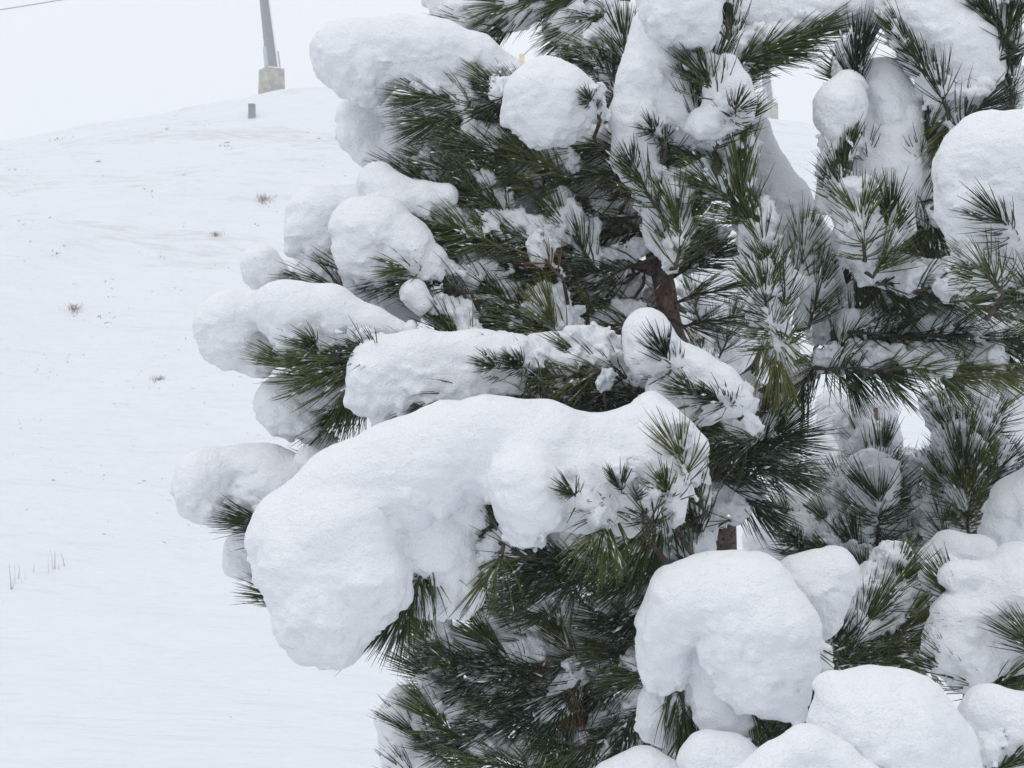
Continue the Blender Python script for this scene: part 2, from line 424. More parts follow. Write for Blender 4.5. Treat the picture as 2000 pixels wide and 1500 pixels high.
# snow lance with orange padding far up the hill
q = P(1019, 128, 92); zg = gz(q[0], 92)
e = tag(empty('snow_lance'), 'far snow lance, orange pad and thin slanting pipe between snow cushions', 'snow lance'); e.location = (q[0], 92, zg)
zz = q[2] - zg
V, F = tube([(0, 0, -0.5), (0, 0, zz * 0.5), (0, 0, zz + 0.2)], 0.08, 8); obj('post', pymesh('post', V, F, M_ROPE, True), e)
V, F = frustum(0, 0, zz - 0.1, zz + 0.72, 0.4, 0.4, 0.34, 0.34, 0, 0, 0.2); obj('padding', pymesh('padding', V, F, M_ORANGE), e)
V, F = tube([(0.05, 0, zz + 0.6), (0.8, 0, zz + 1.35), (2.6, 0, zz + 3.2)], [0.035, 0.03, 0.022], 6); obj('lance_pipe', pymesh('lance_pipe', V, F, M_ROPE, True), e)

# ------------------------------------------------------------------ grass and shrubs through the snow
def blades(roots, hs, leans, wid):
    n = len(roots); V = np.zeros((n, 6, 3)); roots = np.asarray(roots)
    ang = rng.random(n) * 6.283; side = np.stack([np.cos(ang), np.sin(ang), np.zeros(n)], 1) * wid[:, None]
    up = np.zeros((n, 3)); up[:, 2] = hs
    for k, t in enumerate((0, 0.55, 1.0)):
        c = roots + up * t + leans * (t ** 1.6)
        w = side * (1 - 0.8 * t)
        V[:, 2 * k] = c - w; V[:, 2 * k + 1] = c + w
    b0 = np.arange(n)[:, None] * 6
    F = np.concatenate([b0 + [0, 1, 3, 2], b0 + [2, 3, 5, 4]])
    return V.reshape(-1, 3), F
def bush_blades(c, n, rad, h):
    r = np.abs(rng.normal(0, rad, n)); a = rng.random(n) * 6.283
    x = c[0] + r * np.cos(a); y = c[1] + r * np.sin(a)
    roots = np.array([(xx, yy, gz(xx, yy) - 0.03) for xx, yy in zip(x, y)])
    hs = h * (0.4 + 0.8 * rng.random(n)); leans = rng.normal(0, 0.35, (n, 3)) * h; leans[:, 2] *= 0.2
    return roots, hs, leans
R, H, Ln, Wd = [], [], [], []
for k in range(900):
    x, y = rng.random() * 1000 - 80, 190 + rng.random() ** 0.8 * 900
    if rng.random() < 0.25: x = 1480 + rng.random() * 200
    h = ground_hit(x, y, 13)
    if h is None: continue
    n = rng.integers(2, 12); sz = 0.02 + 0.0030 * h[1] * (0.3 + rng.random() ** 2)
    a, b2, c = bush_blades(h, n, sz * (1 + 2.5 * rng.random()), sz * 0.45)
    R.append(a); H.append(b2); Ln.append(c * 1.5); Wd.append(np.full(n, 0.2 * sz))
V, F = blades(np.concatenate(R), np.concatenate(H), np.concatenate(Ln), np.concatenate(Wd))
FF = F.tolist()
CL = []
for r in R:
    if rng.random() < 0.7: continue
    for q in r[:rng.integers(1, 4)]:
        w = 0.0013 * q[1] * (0.55 if q[1] < 38 else 1.0) * (0.25 + 1.6 * rng.random() ** 3)
        CL.append(q + [0, 0, 0.03] + OCT_V * (0.7 + 0.6 * rng.random((6, 1))) * [w * 1.3, w, w * 0.25])
V2 = np.concatenate(CL); FF += (np.arange(len(CL))[:, None, None] * 6 + OCT_F[None]).reshape(-1, 3).__add__(len(V)).tolist(); V = np.concatenate([V, V2])
tag(obj('grass_tips', pymesh('grass_tips', V, FF, M_GRASS)), 'sparse dry grass tips poking through the snowy hillside', 'grass', kind='stuff')
R, H, Ln, Wd = [], [], [], []
for (x, y, hh) in [(22, 1152, 50), (30, 1140, 40), (24, 1150, 22), (42, 1138, 34), (36, 1130, 26), (65, 1118, 16), (95, 1118, 40), (104, 1112, 44), (107, 1112, 36), (127, 1106, 26), (115, 1112, 12), (50, 1130, 18)]:
    h = ground_hit(x, y, 4)
    if h is None: continue
    m = hh / FPX * h[1]
    R.append([h - [0, 0, 0.03]]); H.append([m + 0.03]); Ln.append([[rng.normal(0, 0.18) * m, 0, 0]]); Wd.append([0.006])
V, F = blades(np.concatenate(R), np.concatenate(H), np.concatenate(Ln), np.concatenate(Wd))
tag(obj('grass_stalks', mesh_from('grass_stalks', V, F, M_GRASS)), 'pale dry grass stalks standing on the edge of the near snow bank', 'grass', kind='stuff')
for (x, y, w, lab) in [(515, 392, 34, 'low reddish dry shrub half buried in snow, uppermost on the hillside'),
                       (421, 460, 26, 'small rounded reddish dry shrub buried in snow halfway up the hillside'),
                       (146, 606, 36, 'wide pinkish dry shrub in the snow nearest the picture edge'),
                       (310, 742, 30, 'flat grey patch of dry shrub twigs beside the lowest left pine boughs')]:
    h = ground_hit(x, y, 13)
    if h is None: continue
    m = w / FPX * h[1]
    a, b2, c = bush_blades(h, 90, m * 0.3, m * 0.4)
    V, F = blades(a, b2, c * 1.3, np.full(90, m * 0.02))
    thing('dry_shrub', mesh_from('dry_shrub', V, F, M_SHRUB), lab, 'shrub', 'dry shrubs on the snowy hillside')

# ------------------------------------------------------------------ pine building
def smooth_path(pts, n):
    pts = np.asarray(pts, float)
    if len(pts) == 2:
        t = np.linspace(0, 1, n)[:, None]; return pts[0] * (1 - t) + pts[1] * t
    d = np.concatenate([[0], np.cumsum(np.linalg.norm(np.diff(pts, axis=0), axis=1))])
    ext = np.vstack([2 * pts[0] - pts[1], pts, 2 * pts[-1] - pts[-2]])
    out = []
    for s in np.linspace(0, d[-1] * 0.99999, n):
        i = int(np.clip(np.searchsorted(d, s, side='right') - 1, 0, len(pts) - 2)); t = (s - d[i]) / (d[i + 1] - d[i] + 1e-9)
        p0, p1, p2, p3 = ext[i:i + 4]
        out.append(0.5 * (2 * p1 + (p2 - p0) * t + (2 * p0 - 5 * p1 + 4 * p2 - p3) * t * t + (3 * p1 - p0 - 3 * p2 + p3) * t ** 3))
    return np.array(out)

def unit(v): return v / (np.linalg.norm(v, axis=-1, keepdims=True) + 1e-12)

def needles(path, L, dens, tipn=45, open0=62, open1=26, droop=0.10, up_bias=0.0):
    """bundles of needles along a twig path, swept towards its tip"""
    d = np.concatenate([[0], np.cumsum(np.linalg.norm(np.diff(path, axis=0), axis=1))]); tot = d[-1]
    dens *= 1.0
    nb = int(tot * 560 * dens)
    s = rng.random(nb) * tot; s = np.concatenate([s, tot * (1 - 0.10 * rng.random(int(tipn * dens / 2)))])
    nb = len(s); s = np.sort(s)
    pos = np.stack([np.interp(s, d, path[:, i]) for i in range(3)], 1)
    tg = np.gradient(path, axis=0); T = unit(np.stack([np.interp(s, d, tg[:, i]) for i in range(3)], 1))
    ref = np.tile(np.array([0.12, 0.35, 1.0]), (nb, 1)); U = unit(np.cross(T, ref)); W = np.cross(T, U)
    az = rng.random(nb) * 6.283
    f = s / tot
    op = np.radians(open0 + (open1 - open0) * f ** 1.5 + rng.normal(0, 6, nb))
    rad = np.cos(az)[:, None] * U + np.sin(az)[:, None] * W
    D0 = unit(T * np.cos(op)[:, None] + rad * np.sin(op)[:, None])
    per = 2
    D = np.repeat(D0, per, 0) + rng.normal(0, 0.06, (nb * per, 3)); D = unit(D)
    B = np.repeat(pos, per, 0); TT = np.repeat(T, per, 0)
    n = len(B)
    ln = L * (0.74 + 0.36 * rng.random(n))
    bend = TT * 0.34 + np.array([0, 0, -droop]) + rng.normal(0, 0.06, (n, 3))
    w = 0.00092 * (0.8 + 0.4 * rng.random(n))
    ts = (0.0, 0.4, 0.75, 1.0); ws = (0.8, 1.0, 0.85, 0.18)
    S1 = unit(np.cross(D, np.array([0.31, 0.2, 0.93]) + rng.normal(0, 0.3, (n, 3)))); S2 = np.cross(D, S1)
    V = np.zeros((n, 12, 3), np.float32)
    for k, (t, ww) in enumerate(zip(ts, ws)):
        c = B + D * (ln * t)[:, None] + bend * (ln * t * t)[:, None]
        for j in range(3):
            a = j * 2.0944
            V[:, 3 * k + j] = c + (math.cos(a) * S1 + math.sin(a) * S2) * (w * ww)[:, None]
    q = []
    for k in range(3):
        for j in range(3):
            j2 = (j + 1) % 3
            q.append([3 * k + j, 3 * k + j2, 3 * k + 3 + j2, 3 * k + 3 + j])
    F = (np.arange(n)[:, None, None] * 12 + np.array(q)[None]).reshape(-1, 4)
    tone = np.clip(0.50 + 0.22 * rng.normal() + rng.normal(0, 0.16, n), 0, 1)
    mid = B + D * (ln * 0.62)[:, None] + bend * (ln * 0.38)[:, None]
    return V.reshape(-1, 3), F, np.repeat(tone, 12), mid, B, D, ln, bend

def specks(mid, B, D, ln, bend, frac):
    n = len(B); m = max(1, int(n * frac)); i = rng.integers(0, n, m); t = 0.25 + 0.7 * rng.random(m)
    c = B[i] + D[i] * (ln[i] * t)[:, None] + bend[i] * (ln[i] * t * t)[:, None]
    r = 0.0011 + 0.0026 * rng.random(m) ** 2.5
    c[:, 2] += r * 0.5
    ax = unit(D[i] + 2 * t[:, None] * bend[i]); s1 = unit(np.cross(ax, [0.1, 0.05, 1.0])); s2 = np.cross(ax, s1)
    r = r * 0.62; k = 1.0 + 8.0 * rng.random(m) ** 2
    jit = OCT_V[None] * (0.7 + 0.6 * rng.random((m, 6, 1)))
    V = (c[:, None] + r[:, None, None] * (jit[:, :, :1] * (ax * k[:, None])[:, None] + jit[:, :, 1:2] * s1[:, None] + jit[:, :, 2:] * s2[:, None])).reshape(-1, 3)
    F = (np.arange(m)[:, None, None] * 6 + OCT_F[None]).reshape(-1, 3)
    return V, F

class Pine:
    def __init__(self, name, label, base, group=None):
        self.root = tag(empty(name), label, 'pine tree', group); self.root.location = base; self.base = np.asarray(base, float)
        self.sk = []      # skeleton sample points with radius
    def part(self, name, me, parent=None):
        """mesh given in world coordinates -> moved to the root's frame"""
        me.transform(__import__('mathutils').Matrix.Translation(-__import__('mathutils').Vector(self.base)))
        o = obj(name, me, parent or self.root)
        return o
    def limb(self, pts, r0, r1, name='branch', join=True, n=None):
        pts = [np.asarray(p, float) for p in pts]
        if join and self.sk:
            sk = np.concatenate([s[0] for s in self.sk]); k = np.argmin(np.linalg.norm(sk - pts[0], axis=1)); pts[0] = sk[k]
        n = n or max(10, 5 * len(pts)); path = smooth_path(pts, n)
        wob = np.stack([noise(path, 9 + i) for i in range(3)], 1) * 0.006; wob[0] = 0
        path = path + wob
        rr = np.linspace(r0, r1, n) * (1 + 0.12 * noise(path, 40))
        V, F = tube(path, rr, 10)
        o = self.part(name, pymesh(name, V, F, M_BARK, True))
        self.sk.append((path, rr)); return o
    def twig(self, pts, L=0.067, dens=1.0, s=0.5, dead=False, tipn=45, open0=58, open1=20, droop=0.10, sp=0.42, up=0.55, back=0.55, dive=False):
        pts = [np.asarray(p, float) for p in pts]
        if open0 < 70: sh = unit(pts[0] - pts[-1]) * L * back; pts = [p + sh for p in pts]
        path = smooth_path(pts, 14)
        sk = np.concatenate([a[0] for a in self.sk]); dv = sk - path[0]; k = np.argmin(np.linalg.norm(dv, axis=1) + 0.15 * np.maximum(0, dv @ unit(path[3] - path[0])))
        gap = np.linalg.norm(sk[k] - path[0])
        if gap > 0.004:
            mid = 0.5 * (sk[k] + path[0]) - unit(path[3] - path[0]) * gap * 0.15 + np.array([0, 0, -0.06 * gap])
            if dive: mid = path[0] + np.array([0, 0.06, -0.03])
            full = np.vstack([smooth_path([sk[k], mid, path[0]], 9)[:-1], path])
        else: full = path
        tl = len(full); rr = np.linspace(0.0036 if gap < 0.25 else 0.0046, 0.0022, tl)
        V, F = tube(full, rr, 7)
        br = self.part('branch', pymesh('branch', V, F, M_TWIG, True))
        Vn, Fn, tone, mid, B, D, ln, bend = needles(path, L, dens, tipn, open0, open1, droop)
        me = mesh_from('needles', Vn, Fn, M_DEAD if dead else M_NEEDLE)
        at = me.attributes.new('tone', 'FLOAT', 'POINT'); at.data.foreach_set('value', tone.astype(np.float32))
        tag(self.part('needles', me, br), kind='stuff')
        # snow lodged among the needles
        VV, FF = [], []
        off = 0
        if s > 0.02:
            s = 0.35 + 0.75 * s
            n = len(path); r = L * (0.17 + 0.30 * s)
            upv = np.array([0, 0.36, 0.62 * up]) * L
            tipv = unit(path[-1] - path[-4]) * L * 0.25
            ch = [(path[i] + upv + tipv * (i / n), r * (0.75 + 0.45 * (i / n))) for i in range(0, n, 3)]
            lo = np.min([c for c, _ in ch], 0) - r - 0.03; 
            hh = 0.0038
            Dm, org = blob_field([ch], hh, 0.01, pad=0.022, amp=0.0, rough=0.0, squash=1.0)
            nx, ny, nz = Dm.shape
            near = np.abs(Dm) < 0.05
            ii = np.argwhere(near); pp = ii * hh + org
            Dm[near] += max(0.011, 0.020 - 0.010 * s) * (noise(pp, 26) + 0.6 * noise(pp, 60) + 0.45 * noise(pp, 120) + 0.25 * noise(pp, 220)) + 0.004 * max(0, 1 - s)
            v, f = surface_nets(Dm, org, hh)
            if v is not None:
                VV.append(v); FF += [f[:, [0, 1, 2]], f[:, [0, 2, 3]]]; off = len(v)
        if sp > 0:
            v, f = specks(mid, B, D, ln, bend, sp); VV.append(v); FF.append(f + off)
        if VV:
            V = np.concatenate(VV)
            tag(self.part('clinging_snow', mesh_from('clinging_snow', V, np.concatenate(FF), M_DUST), br), kind='stuff')
        return br

def X3(d, pts):
    """picture points (x, y[, depth shift]) at depth d -> world points"""
    return [P(p[0], p[1], d + (p[2] if len(p) > 2 else 0)) for p in pts]

gb = P(1462, 2300, 2.62); gbz = gz(gb[0], 2.62)
main = Pine('snowy_pine', 'large pine loaded with snow, its brown trunk rising through the picture', (gb[0], 2.62, gbz - 0.05))
TR = [np.array([gb[0], 2.62, gbz - 0.15])] + X3(2.55, [(1440, 1700), (1428, 1400), (1418, 1080), (1402, 920), (1360, 760), (1314, 640), (1294, 550), (1265, 450), (1230, 350), (1205, 230), (1212, 100), (1222, -80), (1228, -330)])
o = main.limb(TR, 0.036, 0.012, 'trunk', False, 90)
LIMBS = [
 [(1290, 540, 2.55), (1175, 504, 2.53), (1000, 520, 2.5), (860, 520, 2.5), (720, 500, 2.45)],
 [(1215, 330, 2.55), (1100, 335, 2.52), (1000, 330, 2.5), (850, 345, 2.5)],
 [(1205, 200, 2.55), (1100, 225, 2.5), (1000, 215, 2.48), (840, 185, 2.45)],
 [(1215, 60, 2.55), (1130, 0, 2.55), (1060, 10, 2.55), (930, 30, 2.55)],
 [(1330, 660, 2.55), (1150, 655, 2.5), (900, 655, 2.45), (640, 690, 2.38), (500, 715, 2.35)],
 [(1390, 800, 2.55), (1240, 775, 2.45), (1000, 765, 2.3), (780, 780, 2.2)],
 [(1400, 930, 2.55), (1280, 960, 2.4), (1080, 1000, 2.2), (880, 1060, 2.05), (740, 1200, 2.0)],
 [(1410, 1050, 2.55), (1250, 1200, 2.5), (1080, 1290, 2.45), (850, 1360, 2.4)],
 [(1420, 1330, 2.55), (1250, 1432, 2.45), (1100, 1430, 2.4), (880, 1490, 2.4)],
 [(1400, 900, 2.57), (1100, 960, 2.65), (760, 965, 2.5), (480, 1020, 2.35)],
 [(1385, 800, 2.55), (1480, 770, 2.52), (1580, 735, 2.5), (1640, 650, 2.48), (1690, 540, 2.45), (1730, 330, 2.42), (1780, 120, 2.4), (1800, -80, 2.4)],
 [(1690, 540, 2.45), (1665, 430, 2.34), (1652, 330, 2.32), (1664, 190, 2.32)],
 [(1640, 650, 2.48), (1780, 655, 2.45), (1900, 655, 2.42), (2080, 690, 2.4)],
 [(1600, 725, 2.5), (1740, 722, 2.45), (1880, 730, 2.42)],
 [(1385, 780, 2.55), (1470, 720, 2.5), (1510, 610, 2.44), (1490, 450, 2.4), (1440, 300, 2.38), (1425, 120, 2.38), (1420, -80, 2.38)],
 [(1300, 540, 2.55), (1295, 470, 2.44), (1280, 380, 2.38), (1290, 260, 2.36), (1330, 120, 2.36), (1345, -60, 2.36)],
 [(1700, 560, 2.45), (1850, 560, 2.35), (1980, 545, 2.15), (2080, 430, 2.05)],
 [(1735, 300, 2.42), (1850, 250, 2.4), (1900, 190, 2.38), (1965, 60, 2.36), (1980, -60, 2.36)],
 [(1425, 100, 2.38), (1520, 80, 2.4), (1620, 40, 2.42), (1720, 0, 2.42)],
 [(1420, 1250, 2.55), (1480, 1290, 2.25), (1500, 1300, 2.0), (1500, 1360, 1.92)],
 [(1420, 1420, 2.55), (1600, 1520, 2.1), (1780, 1500, 1.78)],
 [(1420, 1220, 2.55), (1640, 1290, 2.4), (1850, 1290, 2.15), (2040, 1240, 2.05)],
 [(1780, 1500, 1.9), (1950, 1480, 1.85), (2060, 1430, 1.85)],
]
for l in LIMBS:
    main.limb([P(*p) for p in l], 0.0115, 0.0045)

# ------------------------------------------------------------------ snow cushions (radius in picture units at their depth)
G = 'snow cushions on the pine boughs'
CUSH = [ # depth, label, chains of (x, y, r[, depth shift])
 (2.45, 'long two-lobed snow cushion at the top of the left side, tapering right', [[(672, 112, 72), (690, 118, 78), (705, 138, 58)], [(700, 108, 66), (780, 95, 58), (850, 108, 66), (880, 128, 52)], [(850, 100, 58), (930, 115, 45), (1000, 132, 18)], [(850, 128, 60), (890, 148, 42), (930, 145, 36)]]),
 (2.56, 'snow cushion tucked under the two-lobed topmost cushion', [[(702, 228, 42), (715, 268, 42), (745, 305, 36)], [(775, 225, 42), (825, 236, 36)], [(775, 285, 45), (830, 300, 40)]]),
 (2.58, 'shaded snow sheet between the dark needle fans under the round ball', [[(930, 250, 40), (990, 262, 45), (1060, 300, 40), (1120, 320, 35)], [(800, 290, 40), (860, 285, 35)]]),
 (2.32, 'round snow ball hanging left of the upper trunk', [[(1064, 198, 84), (1078, 208, 86)], [(1130, 215, 40), (1150, 190, 22)]]),
 (2.53, 'snow cushion cut by the top edge, above the long two-lobed cushion', [[(848, -10, 26), (880, 25, 35), (940, 35, 34), (1010, 30, 28), (1050, 0, 30)]]),
 (2.54, 'rounded snow plates among the needles beside the top of the stem', [[(1095, 45, 34), (1110, 75, 28)], [(1130, 75, 24), (1170, 95, 28), (1200, 60, 30)], [(1190, 70, 34), (1215, 40, 34), (1215, 110, 24)]]),
 (2.34, 'snow column plastered down the upright shoot right of the stem', [[(1300, 70, 70), (1270, 150, 62), (1245, 230, 54), (1240, 300, 46), (1262, 365, 36)], [(1275, 200, 52), (1290, 230, 40)], [(1310, 180, 55), (1340, 240, 40)]]),
 (2.26, 'blocky snow lump at the top edge, crowning the plastered snow column', [[(1315, 20, 62), (1350, 30, 58), (1365, 60, 40)], [(1300, -20, 55), (1370, -20, 45)]]),
 (2.28, 'smaller lobed snow lump on the shoot below the top edge block', [[(1415, 180, 46), (1440, 205, 40)], [(1375, 238, 30), (1400, 225, 32)], [(1420, 130, 26), (1435, 165, 30)]]),
 (2.48, 'slanting strip of snow behind the tall green upright needle fan', [[(1492, 300, 32), (1530, 390, 50), (1580, 480, 50), (1615, 560, 36)], [(1540, 440, 45), (1560, 540, 50)], [(1480, 250, 25), (1490, 290, 28)]]),
 (2.4, 'snow bar along the top edge between the two upright shoots', [[(1455, 20, 38), (1520, 28, 48), (1590, 15, 48), (1660, 8, 44), (1720, 15, 36)], [(1480, -20, 45), (1700, -20, 45)]]),
 (2.3, 'pointed snow cap on the left of the right-hand upright shoot', [[(1655, 165, 28), (1640, 205, 50), (1636, 232, 48)]]),
 (2.36, 'tall snow mass packed along the right-hand upright shoot', [[(1720, 170, 55), (1745, 250, 65), (1740, 340, 72), (1715, 420, 74), (1690, 470, 66)], [(1690, 270, 50), (1680, 380, 62)], [(1775, 240, 45), (1790, 360, 40)], [(1640, 330, 40), (1620, 400, 32)]]),
 (2.32, 'curling snow mass near the top right corner above the big side cushion', [[(1780, 10, 62), (1820, 60, 65), (1875, 100, 80), (1890, 135, 76)], [(1830, 165, 36), (1850, 175, 34)], [(1790, -10, 50), (1880, 10, 45)]]),
 (2.02, 'great smooth snow cushion cut by the right edge', [[(1935, 325, 105), (1990, 330, 110), (2060, 350, 110)], [(1925, 400, 92), (1945, 455, 76)], [(1990, 510, 40), (1990, 540, 34)], [(1900, 470, 50), (1930, 490, 40)]]),
 (2.41, 'snow cushion between the left needle fans, above the twin lobes', [[(738, 355, 38), (770, 388, 44), (820, 390, 36), (870, 385, 28)], [(760, 415, 36), (800, 400, 34)]]),
 (2.44, 'left one of the twin snow lobes on the middle left bough', [[(618, 425, 62), (612, 455, 58), (650, 500, 40)], [(660, 410, 50), (700, 400, 40)]]),
 (2.36, 'right one of the twin snow lobes on the middle left bough', [[(705, 450, 64), (708, 492, 58), (730, 520, 42)], [(745, 450, 62), (790, 480, 52), (840, 505, 30)], [(780, 505, 38), (840, 520, 24)]]),
 (2.42, 'small snow knob sticking up at the far left', [[(510, 515, 38), (528, 538, 32), (500, 540, 24)]]),
 (2.36, 'rounded snow lobe at the outer tip of the left bough below the knob', [[(448, 628, 64), (460, 655, 56), (505, 690, 38)], [(500, 610, 45), (530, 620, 40)]]),
 (2.26, 'long snow cushion beside the outer lobe, running back along the bough', [[(550, 605, 54), (570, 625, 58), (600, 650, 48)], [(580, 605, 56), (650, 615, 54), (720, 638, 40), (795, 652, 20)], [(650, 650, 40), (720, 665, 26)]]),
 (2.55, 'shaded snow cushion behind the long left bough', [[(700, 585, 40), (750, 600, 46), (790, 620, 34)]]),
 (2.32, 'thumb sized snow cap on an upright needle brush in the left middle', [[(808, 572, 26), (822, 592, 22)]]),
 (2.36, 'oval snow cushion hanging under the left middle bough', [[(552, 788, 54), (570, 808, 52), (600, 830, 34)], [(590, 780, 48), (650, 775, 38)]]),
 (2.2, 'long smooth snow roll in the middle of the left side', [[(742, 738, 68), (745, 765, 68), (770, 790, 45)], [(750, 722, 70), (830, 705, 62), (920, 695, 50), (1010, 695, 40)], [(830, 740, 60), (920, 735, 48), (1000, 740, 32)]]),
 (2.28, 'crumbly snow clumps along the bough right of the long smooth roll', [[(1050, 690, 38), (1090, 685, 36), (1130, 715, 32)], [(1100, 725, 30), (1105, 760, 24)], [(1160, 730, 30), (1195, 745, 26)]]),
 (2.14, 'pear shaped snow cap standing in front of the brown trunk', [[(1262, 648, 46), (1272, 680, 46), (1300, 700, 34)], [(1300, 690, 36), (1355, 725, 40), (1405, 755, 40), (1435, 775, 26)], [(1300, 755, 30), (1340, 770, 36), (1390, 790, 30)]]),
 (2.0, 'huge sagging snow mass across the middle, the biggest cushion', [[(572, 1062, 84, -.03), (606, 1110, 94, -.05), (626, 1178, 92, -.06), (648, 1208, 84, -.06)], [(595, 1040, 105), (690, 985, 118), (790, 930, 110), (880, 885, 98), (960, 868, 90), (1060, 880, 92)], [(670, 1060, 116, -.04), (705, 1135, 84, -.06), (712, 1190, 52, -.06)], [(800, 1000, 100, .02), (850, 1070, 78, .02), (885, 1130, 56, .02), (905, 1155, 42, .02)], [(880, 960, 84, .02), (905, 1010, 45, .02)], [(1060, 880, 92, .02), (1150, 895, 80, .02), (1220, 870, 66, .03), (1265, 825, 48, .04), (1272, 795, 30, .04)], [(850, 1165, 40, .02), (890, 1170, 34, .02)], [(1025, 900, 70, -.03), (1022, 955, 72, -.07), (1030, 1000, 64, -.07)], [(1060, 960, 50, -.05), (1085, 990, 40, -.04)], [(1128, 930, 62, -.03), (1142, 975, 46, -.04), (1145, 1015, 26, -.03)], [(1195, 930, 54, -.02), (1215, 980, 34, -.02), (1222, 1012, 20, -.01)], [(1268, 895, 64, 0), (1302, 950, 46, 0), (1318, 990, 28, 0)], [(1295, 840, 52, .02), (1340, 872, 40, .03)]]),
 (2.1, 'thin snow tongue below the chin of the biggest cushion', [[(610, 1255, 48), (640, 1275, 34)], [(580, 1220, 40), (600, 1260, 42)], [(720, 1230, 40), (760, 1240, 28)]]),
 (2.33, 'two-humped snow cushion at the far left behind the biggest cushion', [[(408, 940, 66), (415, 962, 62), (440, 985, 45)], [(440, 925, 52), (475, 915, 46), (520, 930, 62), (560, 950, 66)], [(500, 970, 55), (540, 1000, 60)]]),
 (2.3, 'tiny snow tuft peeping over the back of the biggest cushion', [[(602, 896, 24), (615, 902, 22)]]),
 (2.38, 'small drooping snow lobe left of the biggest cushion', [[(472, 1070, 36), (474, 1100, 36), (490, 1118, 24)]]),
 (2.36, 'snow lobe at the lower left edge of the crown', [[(785, 1375, 32), (772, 1410, 36), (778, 1470, 34), (790, 1520, 46)], [(830, 1490, 34), (850, 1530, 44)]]),
 (2.36, 'shaded snow slab deep among the lower needle fans', [[(1075, 1190, 44), (1110, 1230, 50), (1130, 1290, 38)], [(1140, 1300, 28), (1160, 1330, 22)]]),
 (1.9, 'broad bell shaped snow cushion low on the right of the trunk', [[(1390, 1170, 88), (1450, 1185, 104, -.01), (1492, 1235, 98, -.03), (1508, 1295, 82, -.04), (1518, 1340, 66, -.04)], [(1340, 1180, 80), (1304, 1230, 62, .01), (1300, 1298, 54, .02)], [(1450, 1250, 80, -.03), (1480, 1310, 76, -.04)], [(1385, 1250, 52, .02), (1395, 1330, 52, .03), (1428, 1405, 54, .02)]], 0.007),
 (2.04, 'snow lobe joined to the right shoulder of the bell shaped cushion', [[(1570, 1140, 58), (1625, 1118, 50)], [(1600, 1170, 56), (1600, 1210, 46)]]),
 (1.98, 'egg of snow under the left side of the bell shaped cushion', [[(1292, 1370, 42), (1290, 1400, 42), (1310, 1420, 34)]]),
 (1.7, 'domed snow heap at the bottom edge on the right', [[(1700, 1425, 122), (1745, 1440, 128), (1790, 1500, 125)], [(1760, 1410, 90), (1820, 1470, 85), (1850, 1560, 90)], [(1625, 1345, 36), (1660, 1370, 50)]]),
 (1.62, 'low snow ridge along the bottom edge in front of the dome', [[(1450, 1545, 45), (1520, 1500, 50), (1575, 1465, 48), (1620, 1500, 55), (1680, 1560, 70)]]),
 (1.84, 'snow lump at the bottom edge under the legs of the bell shaped cushion', [[(1385, 1480, 52), (1430, 1490, 52), (1470, 1530, 50)]]),
 (1.88, 'flat snow swell at the bottom edge below the lower needles', [[(1200, 1530, 44), (1255, 1515, 50), (1300, 1530, 46)]]),
 (2.06, 'craggy snow mass on the right with a drooping nose', [[(1985, 1110, 50), (1960, 1150, 60), (1940, 1190, 62), (1930, 1225, 44)], [(1990, 1150, 80), (2050, 1180, 90)], [(1880, 1210, 62), (1860, 1270, 55), (1900, 1290, 60)], [(1900, 1130, 40), (1870, 1130, 40)], [(1960, 1270, 55), (1990, 1290, 45)]]),
 (2.3, 'lumpy snow shelf above the craggy mass on the right', [[(1830, 1100, 38), (1860, 1080, 42), (1910, 1085, 40), (1930, 1110, 34)], [(1840, 1150, 34), (1830, 1120, 34)]]),
 (1.86, 'rough snow knob at the right edge below the craggy mass', [[(1935, 1395, 56), (1975, 1420, 62), (2040, 1420, 70)], [(1950, 1460, 55), (1930, 1490, 40)], [(1890, 1520, 40), (1920, 1560, 50)]]),
 (2.4, 'smooth snow shoulder at the right edge, middle height', [[(1990, 985, 58), (2040, 970, 70)], [(1960, 1030, 40), (1990, 1040, 40)]]),
 (2.5, 'shaded snow bank lying behind the long right bough needles', [[(1800, 610, 44), (1870, 600, 58), (1950, 625, 60), (2040, 640, 60)], [(1700, 700, 40), (1800, 690, 45), (1900, 690, 40)]]),
 (2.9, 'white snow tower capping the young pine beyond the lower gap', [[(1708, 805, 38), (1705, 850, 46), (1690, 900, 62), (1690, 960, 85), (1700, 1040, 95), (1710, 1130, 95)], [(1660, 940, 45), (1650, 1000, 60)], [(1760, 990, 50), (1790, 1080, 60)]]),
 (3.1, 'wide snow slope of foliage left of the snow tower', [[(1620, 900, 60), (1580, 960, 80), (1540, 1020, 70), (1500, 1060, 50)], [(1620, 1000, 90), (1600, 1080, 80)], [(1625, 790, 30), (1640, 850, 40)]]),
 (2.95, 'snow wall behind the dark needle brush at the right edge', [[(1950, 780, 60), (1960, 850, 70), (2010, 900, 80)], [(1990, 740, 60), (2050, 800, 80)], [(1930, 940, 45), (1920, 1000, 50)], [(1820, 1010, 50), (1830, 1080, 60)]]),
 (3.35, 'tall snow covered column behind the brown trunk', [[(1400, 530, 40), (1420, 570, 52), (1400, 640, 66), (1405, 730, 75), (1400, 820, 80)], [(1440, 620, 45), (1450, 700, 55)], [(1360, 600, 40), (1350, 680, 50)], [(1240, 545, 22), (1240, 580, 34), (1230, 640, 50)]]),
]
